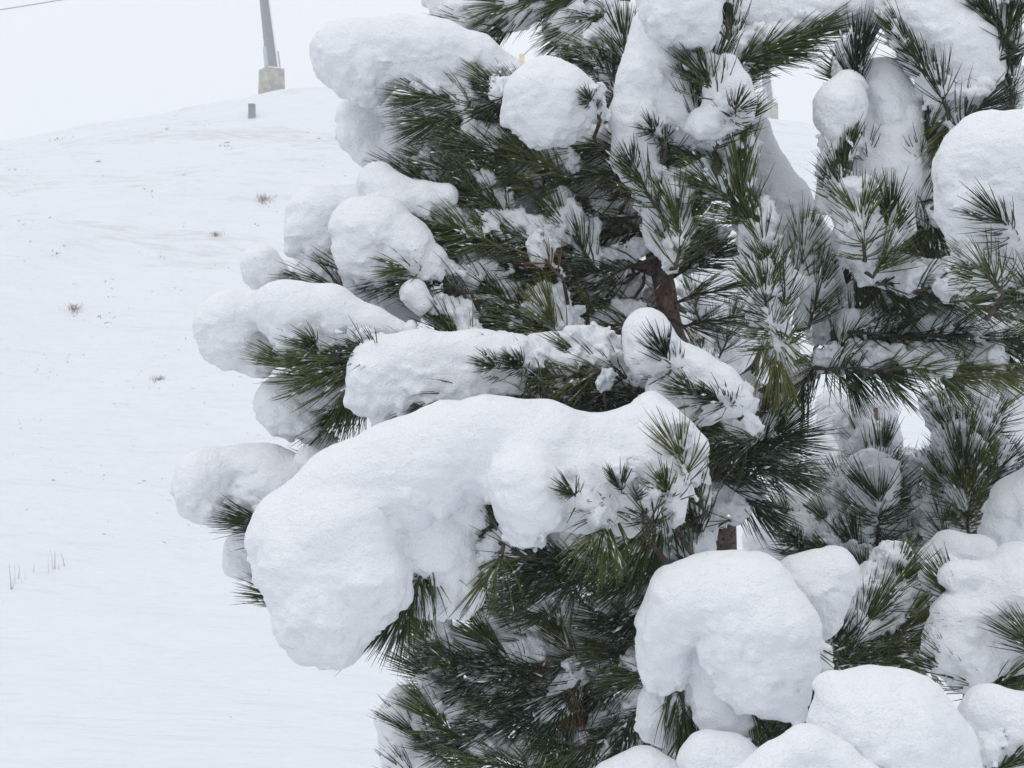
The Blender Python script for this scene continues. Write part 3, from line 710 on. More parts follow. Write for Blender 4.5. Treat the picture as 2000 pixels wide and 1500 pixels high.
def cushion(d, label, chains, k=None):
    sc = d / FPX
    ch = [[(P(p[0], p[1], d + (p[3] if len(p) > 3 else 0)), p[2] * sc) for p in c] for c in chains]
    big = max(r for c in ch for _, r in c)
    D, org = blob_field(ch, 0.0040, k or min(0.015, 0.008 + 0.08 * big), amp=min(1.0, 0.45 + big * 8), rough=1.0)
    v, f = surface_nets(D, org, 0.0040)
    c0 = v.mean(0); c0[2] = v[:, 2].min()
    m = 8; cc = v[rng.integers(0, len(v), m)]; rad = 0.0007 + 0.0016 * rng.random(m) ** 2      # loose grains on the crust
    gv = (cc[:, None] + OCT_V[None] * (0.6 + 0.7 * rng.random((m, 6, 1))) * rad[:, None, None]).reshape(-1, 3)
    gf = (np.arange(m)[:, None, None] * 6 + OCT_F[None]).reshape(-1, 3) + len(v)
    tris = np.concatenate([f[:, [0, 1, 2]], f[:, [0, 2, 3]], gf])
    me = mesh_from('snow_cushion', np.concatenate([v, gv]) - c0, tris, M_SNOW)
    o = thing('snow_cushion', me, label, 'snow', G); o.location = c0
    return o
for c in CUSH: cushion(*c)

def surface_points(d, pts):
    """a fan rooted inside the snow: its points moved onto the face of the cushion they show on"""
    bpy.context.view_layer.update(); dg = bpy.context.evaluated_depsgraph_get()
    out = []
    for p, sink in zip(pts, (0.035, 0.014, 0.0)):
        a = P(p[0], p[1], 0.5); v = P(p[0], p[1], 1.5) - a
        ok, loc, _, _, ob, _ = scene.ray_cast(dg, a, v / np.linalg.norm(v), distance=4)
        dd = loc[1] + sink if ok and ob.name.startswith('snow_cushion') and abs(loc[1] - d) < 0.3 else d + sink
        out.append(P(p[0], p[1], dd))
    return out

T = main.twig
TW = [ # depth, points, options
 # upper left
 (2.42, [(905, 205), (835, 188), (795, 178)], {}), (2.42, [(1010, 190), (965, 172), (935, 158)], {}), (2.43, [(935, 215), (855, 238), (805, 246)], {}),
 (2.42, [(1015, 308), (940, 295), (885, 280)], {'dens': 1.3, 's': .25}), (2.45, [(860, 375), (820, 345), (770, 325)], {'s': .3}), (2.46, [(900, 345), (860, 325), (820, 315)], {'s': .4}),
 (2.4, [(940, 470), (874, 441), (790, 418)], {'dens': 1.2, 's': .2}), (2.44, [(1000, 475), (930, 465), (850, 448)], {'s': .2}), (2.43, [(965, 400), (925, 372), (895, 350)], {'s': .35}),
 (2.42, [(1085, 330), (1040, 305), (1005, 285)], {'s': .4}), (2.46, [(1200, 335), (1140, 345), (1085, 355)], {'s': .6}), (2.44, [(1195, 295), (1150, 285), (1110, 290)], {'s': .5}),
 (2.44, [(1140, 490), (1105, 440), (1075, 395)], {'s': .9}), (2.42, [(1050, 475), (990, 455), (950, 440)], {'s': .5}), (2.46, [(1010, 525), (940, 505), (880, 490)], {'s': .2}),
 (2.5, [(1215, 420), (1160, 430), (1100, 420)], {'s': .6}), (2.5, [(1225, 380), (1180, 395), (1130, 410)], {'s': .6}), (2.52, [(1240, 455), (1180, 465), (1140, 480)], {'s': .5}),
 (2.44, [(1010, 355), (960, 335), (920, 320)], {'s': .2}), (2.5, [(930, 255), (880, 270), (840, 285)], {'s': .5}), (2.5, [(1000, 250), (960, 240), (900, 250)], {'s': .6}),
 # top
 (2.52, [(960, 50), (920, 55), (890, 45)], {}), (2.52, [(1050, 5), (1005, 20), (965, 42)], {'s': .3}), (2.5, [(1020, 5), (980, 10), (940, 20)], {'s': .6}),
 (2.52, [(1155, 40), (1120, 45), (1085, 60)], {'s': .7}), (2.5, [(1195, 110), (1165, 95), (1120, 90)], {'s': .7}), (2.5, [(1200, 140), (1170, 120), (1130, 112)], {'s': .7}),
 (2.48, [(1225, 110), (1215, 70), (1210, 40)], {'s': .6}), (2.5, [(1205, 190), (1190, 160), (1180, 120)], {'s': .6}), (2.52, [(1140, -10), (1100, 0), (1075, 10)], {'s': .7}),
 (2.5, [(1200, 240), (1180, 215), (1165, 190)], {'s': .5}),
 # centre column
 (2.26, [(1385, 160), (1375, 140), (1358, 112)], {'s': .2}), (2.3, [(1390, 150), (1395, 120), (1402, 90)], {'s': .2}), (2.38, [(1432, 90), (1428, 50), (1424, 10)], {'s': .4}),
 (2.36, [(1450, 130), (1500, 98), (1550, 80)], {'s': .5, 'dens': 1.2}), (2.36, [(1510, 98), (1570, 72), (1625, 48)], {'s': .4, 'dens': 1.2}), (2.4, [(1440, 170), (1455, 140), (1480, 115)], {'s': .6}),
 (2.34, [(1290, 290), (1290, 265), (1275, 245)], {'s': .3}), (2.3, [(1262, 370), (1245, 345), (1232, 320)], {'s': .3}), (2.32, [(1355, 215), (1352, 190), (1345, 165)], {'s': .2}),
 (2.3, [(1420, 260), (1430, 240), (1450, 215)], {'s': .4}), (2.3, [(1452, 400), (1446, 340), (1444, 280)], {'s': .3, 'dens': 1.1, 'open0': 28, 'open1': 10, 'L': .085}),
 (2.3, [(1440, 410), (1400, 370), (1355, 335)], {'s': .15, 'dens': 1.1}), (2.34, [(1400, 320), (1350, 300), (1310, 290)], {'s': .3}), (2.34, [(1305, 480), (1295, 430), (1282, 370)], {'s': .75, 'dens': 1.5, 'up': .1, 'back': 0}),
 (2.3, [(1320, 480), (1330, 420), (1320, 370)], {'s': .6, 'dens': 1.2}), (2.3, [(1495, 520), (1487, 455), (1472, 410)], {'s': .7, 'dens': 1.2}), (2.3, [(1520, 570), (1515, 530), (1500, 500)], {'s': .6}),
 (2.28, [(1530, 680), (1504, 625), (1492, 570)], {'s': .75, 'dens': 1.9, 'open0': 85, 'open1': 40}), (2.28, [(1505, 640), (1517, 670), (1520, 705)], {'s': .3, 'dens': 1.5, 'open0': 70}),
 (2.42, [(1560, 520), (1575, 480), (1580, 440)], {'s': .7}), (2.4, [(1590, 600), (1600, 560), (1610, 520)], {'s': .6}),
 (2.56, [(1310, 545), (1350, 520), (1390, 500)], {'s': .2, 'back': 0}), (2.56, [(1325, 590), (1360, 575), (1395, 570)], {'s': 0, 'dens': .5, 'open0': 40, 'back': 0}), (2.56, [(1330, 640), (1365, 630), (1400, 625)], {'s': 0, 'dens': .5, 'open0': 40, 'back': 0}),
 (2.56, [(1290, 600), (1250, 605), (1210, 600)], {'s': .3, 'dens': .6, 'back': 0}),
 # right column
 (2.3, [(1675, 140), (1674, 100), (1678, 70)], {'s': .2, 'dens': 1.6, 'open0': 35, 'open1': 20}), (2.28, [(1800, 130), (1770, 85), (1745, 50)], {'s': .3, 'open0': 40}), (2.4, [(1690, 190), (1655, 150), (1640, 135)], {'s': .5}),
 (2.28, [(1965, 70), (1930, 30), (1910, 0)], {'s': .3, 'dens': 1.2}), (2.28, [(1960, 80), (1978, 40), (1990, 0)], {'s': .2}), (2.32, [(1975, 200), (1972, 150), (1968, 100)], {'s': .4}),
 (2.26, [(1900, 225), (1915, 200), (1940, 180)], {'s': .3}), (2.3, [(1885, 220), (1850, 245), (1832, 280)], {'s': .4, 'dens': 1.2}), (2.34, [(1865, 265), (1845, 300), (1835, 330)], {'s': .4}),
 (2.26, [(1835, 175), (1828, 160), (1825, 148)], {'s': .3, 'dens': .7}), (2.36, [(1800, 400), (1820, 360), (1825, 330)], {'s': .5}),
 (2.28, [(1648, 330), (1646, 300), (1650, 275)], {'s': .3, 'dens': 1.3, 'open0': 26, 'open1': 12}), (2.3, [(1665, 400), (1650, 370), (1636, 340)], {'s': .5, 'dens': 1.1, 'open0': 36, 'open1': 14}),
 (2.27, [(1690, 510), (1684, 455), (1680, 420)], {'s': .85, 'dens': 1.9, 'open0': 85, 'open1': 45}), (2.3, [(1720, 500), (1740, 460), (1745, 430)], {'s': .7, 'dens': 1.2}),
 (2.38, [(1760, 420), (1800, 470), (1835, 520)], {'s': .3, 'dens': 1.4}), (2.38, [(1740, 470), (1770, 510), (1800, 550)], {'s': .3, 'dens': 1.3}), (2.4, [(1700, 540), (1730, 570), (1770, 600)], {'s': .3}),
 (2.42, [(1650, 660), (1670, 620), (1690, 570)], {'s': .4, 'dens': 1.2}), (2.36, [(1800, 390), (1825, 420), (1840, 470)], {'s': .4}),
 (2.0, [(2000, 490), (1970, 455), (1945, 425)], {'s': .2, 'dens': .9}), (2.02, [(1965, 570), (1930, 535), (1900, 500)], {'s': .5, 'dens': 1.2}), (2.04, [(2040, 580), (2000, 560), (1975, 540)], {'s': .4, 'dens': 1.2}),
 (2.06, [(1990, 600), (1980, 570), (1960, 540)], {'s': .3}),
 (2.34, [(1760, 560), (1810, 560), (1850, 570)], {'s': .5, 'dens': 1.2}), (2.3, [(1830, 570), (1880, 560), (1930, 570)], {'s': .5, 'dens': 1.2}), (2.26, [(1900, 590), (1950, 585), (2000, 590)], {'s': .4}),
 # right bough
 (2.4, [(1660, 648), (1740, 655), (1820, 660)], {'s': .5, 'dens': 1.2, 'open0': 80, 'open1': 55}), (2.38, [(1800, 655), (1880, 655), (1950, 675)], {'s': .55, 'dens': 1.2, 'open0': 80, 'open1': 45}), (2.38, [(1900, 660), (1980, 670), (2060, 690)], {'s': .6, 'dens': 1.1, 'open0': 75}),
 (2.38, [(1610, 720), (1680, 720), (1740, 735)], {'s': .3, 'dens': 1.2, 'open0': 80, 'open1': 45}), (2.36, [(1730, 722), (1800, 722), (1860, 740)], {'s': .35, 'dens': 1.2, 'open0': 80, 'open1': 40}), (2.36, [(1850, 720), (1900, 715), (1940, 725)], {'s': .5, 'open0': 70}),
 (2.42, [(1640, 690), (1650, 720), (1670, 760)], {'s': .1}), (2.44, [(1590, 730), (1560, 760), (1540, 800)], {'s': .1}),
 # big radial at trunk
 (2.3, [(1400, 935), (1460, 890), (1520, 852)], {'s': .35, 'dens': 2.0, 'open0': 80, 'open1': 50, 'L': .085}), (2.32, [(1470, 900), (1480, 850), (1500, 800)], {'s': .3, 'dens': 1.3}), (2.34, [(1400, 940), (1430, 960), (1470, 985)], {'s': .1, 'dens': 1.4, 'open0': 75}),
 (2.36, [(1440, 880), (1480, 910), (1530, 920)], {'s': .2, 'dens': 1.4, 'open0': 70}), (2.42, [(1420, 800), (1450, 780), (1490, 770)], {'s': .3}),
 (2.2, [(1420, 800), (1390, 790), (1340, 770)], {'s': .6, 'dens': 1.2}), (2.16, [(1370, 760), (1330, 735), (1290, 705)], {'s': .4, 'dens': 1.0}), (2.18, [(1430, 850), (1400, 860), (1370, 840)], {'s': .4, 'dens': 1.2}),
 (2.3, [(1460, 830), (1420, 850), (1390, 880)], {'s': .3, 'dens': 1.3}), (2.14, [(1360, 960), (1335, 915), (1325, 880)], {'s': .4}), (2.2, [(1350, 1010), (1330, 960), (1310, 930)], {'s': .4, 'dens': 1.2}),
 # left middle
 (2.42, [(700, 545), (670, 535), (645, 515)], {'s': .3}), (2.36, [(860, 555), (795, 545), (740, 540)], {'s': .1, 'dens': 1.2}), (2.38, [(880, 560), (850, 555), (800, 535)], {'s': .3}), (2.4, [(640, 560), (600, 548), (570, 545)], {'s': .2, 'dens': .5}),
 (2.4, [(680, 575), (660, 560), (640, 545)], {'s': .1, 'dens': .4}), (2.3, [(620, 735), (580, 725), (535, 700)], {'s': .15, 'dens': 1.3}), (2.24, [(700, 705), (630, 693), (585, 682)], {'s': .3, 'dens': 1.2}), (2.25, [(780, 700), (710, 695), (650, 705)], {'s': .3, 'dens': 1.2}),
 (2.27, [(690, 720), (650, 715), (610, 715)], {'s': .2, 'dens': 1.1, 'droop': .25}), (2.36, [(700, 770), (670, 815), (625, 840)], {'s': .3, 'dens': 1.3}), (2.32, [(690, 760), (680, 790), (670, 815)], {'s': .1}),
 (2.34, [(870, 640), (845, 615), (825, 590)], {'s': .2, 'dens': 1.1, 'open0': 40}), (2.36, [(905, 665), (890, 640), (875, 620)], {'s': .7}), (2.42, [(1000, 585), (930, 555), (880, 520)], {'s': .1, 'dens': 1.3}),
 (2.42, [(1040, 625), (980, 615), (930, 605)], {'s': .1, 'dens': 1.3}), (2.4, [(1085, 645), (1020, 640), (970, 635)], {'s': .1, 'dens': 1.3}), (2.38, [(1090, 640), (1062, 612), (1050, 590)], {'s': .6, 'dens': 1.2}),
 (2.45, [(1120, 590), (1080, 560), (1060, 530)], {'s': .2}), (2.45, [(1100, 540), (1060, 545), (1020, 560)], {'s': .1}), (2.47, [(1180, 560), (1130, 560), (1090, 575)], {'s': .3}), (2.5, [(1200, 590), (1160, 600), (1110, 610)], {'s': .3}),
 (2.5, [(1150, 660), (1120, 680), (1100, 700)], {'s': .1}), (2.46, [(1200, 640), (1160, 640), (1120, 650)], {'s': .1}), (2.45, [(1210, 520), (1170, 530), (1130, 530)], {'s': .4}),
 (2.2, [(1060, 725), (1010, 720), (960, 700)], {'s': .7, 'dens': .9}), (2.22, [(1130, 730), (1090, 740), (1040, 745)], {'s': .5}), (2.25, [(1230, 770), (1180, 760), (1130, 750)], {'s': .6, 'dens': 1.1}), (2.24, [(1180, 720), (1140, 705), (1100, 690)], {'s': .7}),
 (2.26, [(1240, 790), (1200, 790), (1150, 790)], {'s': .3}), (2.18, [(880, 775), (835, 785), (800, 795)], {'s': .1, 'dens': .9}), (2.2, [(1000, 780), (960, 775), (920, 780)], {'s': .2}),
 # left low
 (2.27, [(520, 1030), (485, 1022), (450, 1010)], {'s': .1, 'dens': 1.2, 'back': .8, 'open0': 30, 'open1': 16}), (2.36, [(550, 1165), (535, 1155), (515, 1145)], {'s': .1, 'open0': 30, 'dens': .8}), (2.35, [(650, 915), (625, 905), (605, 900)], {'s': .3, 'dens': .5}),
 # under the big cushion
 (1.97, [(820, 1130), (800, 1170), (770, 1230)], {'s': .3, 'dens': 1.1}), (2.0, [(830, 1130), (838, 1150), (836, 1165)], {'s': .2, 'dens': .8}), (2.0, [(760, 1210), (740, 1240), (705, 1255)], {'s': .4, 'dens': .9}),
 (2.0, [(960, 1110), (950, 1140), (930, 1165)], {'s': .4, 'dens': .8}), (2.02, [(1000, 1060), (975, 1060), (950, 1030)], {'s': .5}), (2.1, [(1130, 1110), (1060, 1090), (1000, 1060)], {'s': .2, 'dens': 1.5}),
 (2.12, [(1120, 1080), (1080, 1110), (1020, 1130)], {'s': .2, 'dens': 1.3}), (2.16, [(1230, 1080), (1180, 1110), (1130, 1120)], {'s': .4, 'dens': 1.3}),
 (2.1, [(1270, 1020), (1240, 1060), (1200, 1090)], {'s': .5, 'dens': 1.3}), (2.2, [(1290, 1110), (1240, 1130), (1190, 1150)], {'s': .2, 'dens': 1.3}), (2.14, [(1310, 1000), (1290, 1040), (1270, 1080)], {'s': .4, 'dens': 1.2}),
 (2.2, [(1370, 1130), (1340, 1100), (1330, 1060)], {'s': .8}), (2.2, [(1100, 1130), (1060, 1160), (1010, 1170)], {'s': .1, 'dens': 1.3}),
 # lower left interior
 (2.3, [(870, 1285), (840, 1250), (815, 1215)], {'s': .4, 'open0': 40}), (2.3, [(1000, 1295), (960, 1260), (925, 1225)], {'s': .4, 'dens': 1.2}), (2.3, [(1040, 1195), (1000, 1180), (965, 1170)], {'s': .3, 'dens': 1.2}),
 (2.32, [(1170, 1330), (1125, 1288), (1095, 1240)], {'s': .8, 'dens': 1.8, 'open0': 75}), (2.26, [(1265, 1240), (1210, 1215), (1160, 1200)], {'s': .1, 'dens': 1.4}), (2.28, [(1250, 1290), (1210, 1270), (1160, 1260)], {'s': .2, 'dens': 1.3}),
 (2.34, [(880, 1345), (840, 1320), (800, 1290)], {'s': .5}), (2.3, [(1070, 1360), (1000, 1365), (930, 1370)], {'s': .1, 'dens': 1.3}), (2.3, [(890, 1430), (850, 1405), (815, 1375)], {'s': .5}),
 (2.26, [(1110, 1370), (1085, 1410), (1060, 1460)], {'s': .1, 'dens': 1.4}), (2.28, [(1140, 1340), (1110, 1360), (1060, 1390)], {'s': .1, 'dens': 1.3}), (2.34, [(830, 1450), (805, 1430), (780, 1405)], {'s': .4}),
 (2.34, [(820, 1530), (790, 1510), (775, 1490)], {'s': .3, 'open0': 30}), (2.3, [(960, 1430), (920, 1440), (870, 1450)], {'s': .4, 'dens': 1.2}), (2.3, [(1020, 1400), (980, 1410), (920, 1420)], {'s': .2, 'dens': 1.3}),
 (2.28, [(1000, 1500), (950, 1490), (900, 1485)], {'s': .3, 'dens': 1.2}), (2.28, [(1180, 1440), (1140, 1470), (1100, 1510)], {'s': .1, 'dens': 1.4}), (2.26, [(1230, 1420), (1200, 1460), (1180, 1510)], {'s': .1, 'dens': 1.3}),
 (2.3, [(1230, 1330), (1180, 1350), (1130, 1380)], {'s': .1, 'dens': 1.4}), (2.3, [(950, 1300), (900, 1290), (850, 1280)], {'s': .5, 'dens': 1.2}), (2.3, [(1000, 1330), (950, 1320), (890, 1330)], {'s': .4, 'dens': 1.3}),
 (2.3, [(1060, 1300), (1010, 1310), (960, 1300)], {'s': .5}), (2.26, [(1100, 1480), (1050, 1490), (1010, 1520)], {'s': .1, 'dens': 1.2}), (2.32, [(1010, 1240), (980, 1230), (940, 1200)], {'s': .3}),
 (2.24, [(1290, 1160), (1260, 1200), (1220, 1230)], {'s': .1, 'dens': 1.4}), (2.22, [(1280, 1330), (1250, 1310), (1210, 1310)], {'s': .1, 'dens': 1.3}),
 # lower right
 (1.9, [(1500, 1440), (1540, 1425), (1590, 1400)], {'s': .2, 'dens': 1.3}), (1.92, [(1480, 1400), (1500, 1440), (1520, 1470)], {'s': .1}), (1.94, [(1330, 1370), (1345, 1400), (1350, 1440)], {'s': .2}), (1.96, [(1360, 1380), (1345, 1440), (1330, 1490)], {'s': .2}),
 (1.9, [(1570, 1300), (1590, 1330), (1590, 1370)], {'s': .5}), (2.1, [(1600, 1290), (1640, 1280), (1660, 1250)], {'s': .4}), (2.1, [(1640, 1300), (1664, 1268), (1690, 1220)], {'s': .75, 'dens': 1.7, 'open0': 70}),
 (2.14, [(1680, 1290), (1730, 1260), (1770, 1220)], {'s': .75, 'dens': 1.4, 'open0': 70}), (2.16, [(1670, 1220), (1720, 1180), (1750, 1140)], {'s': .8, 'dens': 1.4, 'open0': 70}), (2.12, [(1620, 1290), (1650, 1310), (1690, 1310)], {'s': .1, 'dens': 1.2}),
 (2.14, [(1700, 1310), (1740, 1290), (1780, 1270)], {'s': .4, 'dens': 1.2}), (2.05, [(1900, 1330), (1860, 1320), (1825, 1290)], {'s': .5}), (2.08, [(1880, 1180), (1850, 1160), (1828, 1130)], {'s': .6}), (2.05, [(1970, 1330), (2000, 1300), (2030, 1290)], {'s': .1}),
 (1.82, [(1960, 1500), (1980, 1490), (2010, 1470)], {'s': .1}), (2.05, [(2010, 1310), (1990, 1340), (1970, 1360)], {'s': .1}), (2.0, [(2020, 1260), (2010, 1240), (1995, 1225)], {'s': .1}),
 # dead needles
 (2.38, [(1100, 545), (1075, 520), (1060, 500)], {'s': .2, 'dead': True, 'dens': .5, 'tipn': 16, 'open0': 75, 'open1': 50, 'L': .05}), (2.46, [(1300, 560), (1285, 590), (1275, 610)], {'s': 0, 'dead': True, 'dens': .16, 'tipn': 0, 'open0': 20, 'open1': 12, 'L': .06, 'sp': .02}),
 (2.46, [(1310, 570), (1312, 590), (1315, 605)], {'s': 0, 'dead': True, 'dens': .16, 'tipn': 0, 'open0': 18, 'open1': 10, 'L': .05, 'sp': .02}), (2.25, [(1120, 1380), (1130, 1395), (1128, 1415)], {'s': 0, 'dead': True, 'dens': .6, 'tipn': 14, 'open0': 60, 'open1': 40, 'L': .05, 'sp': .05}),
 (2.48, [(1230, 350), (1210, 365), (1190, 372)], {'s': 0, 'dead': True, 'dens': .5, 'tipn': 8, 'L': .05, 'open0': 35}), (2.3, [(1055, 1310), (1060, 1300), (1062, 1290)], {'s': 0, 'dead': True, 'dens': .7, 'tipn': 10, 'L': .03}),
 (2.48, [(1345, 650), (1360, 660), (1370, 672)], {'s': 0, 'dead': True, 'dens': .2, 'tipn': 4, 'L': .06, 'open0': 25, 'open1': 15}), (1.98, [(810, 1130), (805, 1150), (806, 1165)], {'s': 0, 'dead': True, 'dens': .8, 'tipn': 12, 'L': .03}),
]
PEEK = [
 # peeking fans
 (1.93, [(1190, 985), (1182, 1020), (1176, 1040)], {'s': .5, 'dens': 1.6, 'open0': 75, 'open1': 40}), (1.97, [(1345, 950), (1335, 915), (1328, 890)], {'s': .4, 'dens': 1.1, 'back': 0}), (1.92, [(1140, 985), (1128, 975), (1120, 965)], {'s': .3, 'dens': .8, 'back': 0, 'L': .045}),
 (1.95, [(1225, 990), (1215, 970), (1212, 955)], {'s': .3, 'dens': .8, 'back': 0, 'L': .05}), (1.98, [(1330, 1000), (1310, 975), (1300, 955)], {'s': .4, 'dens': .9, 'back': 0, 'L': .05}), (1.92, [(1280, 1030), (1262, 1010), (1250, 990)], {'s': .4, 'dens': 1.0, 'back': 0, 'L': .055}),
 (1.92, [(2010, 490), (1980, 455), (1955, 430)], {'s': .2, 'dens': .8, 'back': .2}), (1.93, [(1960, 575), (1930, 540), (1905, 510)], {'s': .4, 'dens': 1.2, 'back': .2}), (1.95, [(2040, 590), (2010, 565), (1985, 545)], {'s': .4, 'dens': 1.1, 'back': .2}),
 (2.1, [(1060, 745), (1035, 725), (1015, 715)], {'s': .6, 'dens': 1.2, 'back': 0, 'L': .05}), (2.12, [(1010, 740), (985, 725), (965, 715)], {'s': .5, 'dens': .9, 'back': 0, 'L': .045}), (2.18, [(1130, 760), (1105, 745), (1085, 740)], {'s': .6, 'dens': 1.2, 'back': 0, 'L': .05}), (2.16, [(1180, 770), (1160, 755), (1140, 745)], {'s': .6, 'dens': 1.2, 'back': 0, 'L': .055}),
 (2.06, [(1330, 725), (1310, 715), (1300, 695)], {'s': .2, 'dens': .9, 'back': 0, 'L': .055}), (2.07, [(1400, 795), (1370, 780), (1350, 765)], {'s': .5, 'dens': 1.2, 'back': 0, 'L': .05}), (2.08, [(1440, 800), (1420, 790), (1400, 780)], {'s': .5, 'dens': 1.1, 'back': 0, 'L': .05}),
 (2.22, [(1262, 360), (1245, 345), (1236, 325)], {'s': .3, 'dens': .9, 'back': 0, 'L': .05}), (2.24, [(1300, 285), (1285, 268), (1275, 255)], {'s': .4, 'dens': 1.0, 'back': 0, 'L': .05}), (2.22, [(1425, 250), (1428, 235), (1438, 215)], {'s': .4, 'dens': 1.0, 'back': 0, 'L': .05}),
 (2.28, [(1172, 235), (1162, 215), (1150, 195)], {'s': .4, 'dens': .9, 'back': 0, 'L': .035}), (2.38, [(990, 200), (965, 180), (940, 165)], {'s': .5, 'dens': 1.2, 'back': 0, 'L': .055}),
 (2.18, [(740, 690), (715, 680), (690, 675)], {'s': .5, 'dens': .9, 'back': 0, 'L': .05}), (2.17, [(660, 690), (635, 680), (615, 672)], {'s': .4, 'dens': .9, 'back': 0, 'L': .055}), (2.3, [(840, 545), (815, 530), (790, 525)], {'s': .5, 'dens': .9, 'back': 0, 'L': .05}),
 (2.28, [(1700, 330), (1690, 300), (1680, 275)], {'s': .5, 'dens': .9, 'back': 0, 'L': .055}), (2.26, [(1660, 420), (1644, 398), (1632, 376)], {'s': .6, 'dens': 1.0, 'back': 0, 'L': .055}), (2.26, [(1750, 470), (1740, 440), (1738, 415)], {'s': .7, 'dens': 1.1, 'back': 0}), (2.3, [(1800, 330), (1800, 300), (1810, 270)], {'s': .5, 'dens': .9, 'back': 0}),
]
PEEK_PTS = [surface_points(d, p) for d, p, o in PEEK]
for (d, p, o), q in zip(PEEK, PEEK_PTS):
    o = dict(o); o['back'] = 0; o['s'] = 0.12; o['dens'] = o.get('dens', 1) * 0.8
    T(q, dive=True, **o)
for d, pts, o in TW:
    T(X3(d, pts), **o)
# deeper twigs that close the crown behind the traced ones
FILL = [((880, 230, 1180, 640), 30, (2.56, 2.78), -1), ((950, 1080, 1330, 1520), 26, (2.5, 2.72), -1), ((1050, 560, 1300, 800), 10, (2.6, 2.75), -1),
        ((1230, 250, 1400, 520), 10, (2.44, 2.6), 0), ((1600, 420, 1900, 720), 10, (2.5, 2.65), 1), ((1240, 820, 1400, 1100), 8, (2.3, 2.45), -1),
        ((1560, 1180, 1760, 1340), 7, (2.3, 2.45), 1), ((1100, 780, 1260, 840), 4, (2.35, 2.5), -1)]
for (x0, y0, x1, y1), n, (d0, d1), sgn in FILL:
    for _ in range(n):
        x = x0 + (x1 - x0) * rng.random(); y = y0 + (y1 - y0) * rng.random(); d = d0 + (d1 - d0) * rng.random()
        a = rng.normal(0, 0.5); dx = (sgn if sgn else rng.choice([-1, 1])) * 110 * math.cos(a); dy = -70 * math.sin(a) - (0 if sgn else 60)
        T(X3(d, [(x, y), (x + dx / 2, y + dy / 2 + 8, 0.02), (x + dx, y + dy, rng.normal(0, 0.05))]), s=float(rng.choice([.3, .8, 1.1, 1.4])), dens=1.1, sp=.05)

# young pines behind
def young(name, label, px, d, top, bottom, tiers, seed):
    b = P(px, 1500, d); z = gz(b[0], d)
    t = Pine(name, label, (b[0], d, z - 0.02), 'young pines standing behind the large pine')
    t.limb([np.array([b[0], d, z - 0.1]), P(px, bottom, d), P(px + 4, (top + bottom) / 2, d), P(px, top, d)], 0.02, 0.005, 'trunk', False, 40)
    for (pts, o) in tiers: t.twig(X3(d, pts), **o)
    return t
young('young_pine', 'young pine with white snow cap and upright needle brushes beyond the lower gap', 1712, 2.85, 800, 1400, [
 ([(1712, 920, -.06), (1728, 885, -.08), (1735, 850, -.08)], {'s': .4, 'dens': 1.0, 'open0': 45}), ([(1715, 960, -.06), (1735, 945, -.09), (1745, 920, -.1)], {'s': .6, 'open0': 50}),
 ([(1712, 1080, -.1), (1716, 1015, -.14), (1718, 970, -.15)], {'s': .85, 'dens': 1.9, 'open0': 85, 'open1': 50, 'L': .09}), ([(1712, 1110, -.1), (1740, 1080, -.12), (1770, 1050, -.1)], {'s': .6, 'dens': 1.2}),
 ([(1700, 1120, -.12), (1670, 1080, -.15), (1655, 1040, -.15)], {'s': .6, 'dens': 1.2}), ([(1710, 1180, -.1), (1730, 1140, -.15), (1760, 1100, -.12)], {'s': .6, 'dens': 1.2}),
 ([(1700, 1130, -.14), (1650, 1110, -.2), (1600, 1080, -.2)], {'s': .2, 'dens': 1.0}), ([(1690, 1150, -.1), (1560, 1075, -.15), (1510, 1000, -.15)], {'s': .6, 'dens': 1.1}),
 ([(1700, 1120, -.1), (1560, 1060, -.15), (1530, 1040, -.2)], {'s': .5, 'dens': 1.0}), ([(1690, 1200, -.1), (1700, 1160, -.2), (1690, 1110, -.22)], {'s': .7, 'dens': 1.2}),
 ([(1712, 1050, 0), (1660, 980, -.05), (1630, 930, -.05)], {'s': 1.2, 'dens': 1.0}), ([(1712, 1080, 0), (1640, 1060, -.05), (1590, 1000, -.05)], {'s': 1.2, 'dens': 1.0}), ([(1712, 1000, 0), (1770, 960, -.05), (1795, 920, -.05)], {'s': 1.2, 'dens': .9}),
 ([(1712, 1100, -.05), (1780, 1100, -.1), (1810, 1050, -.1)], {'s': 1.0, 'dens': 1.1}), ([(1712, 1150, -.05), (1770, 1180, -.1), (1800, 1140, -.1)], {'s': 1.0, 'dens': 1.1}), ([(1712, 900, 0), (1680, 870, -.05), (1660, 830, -.05)], {'s': 1.2, 'dens': .6})], 3)
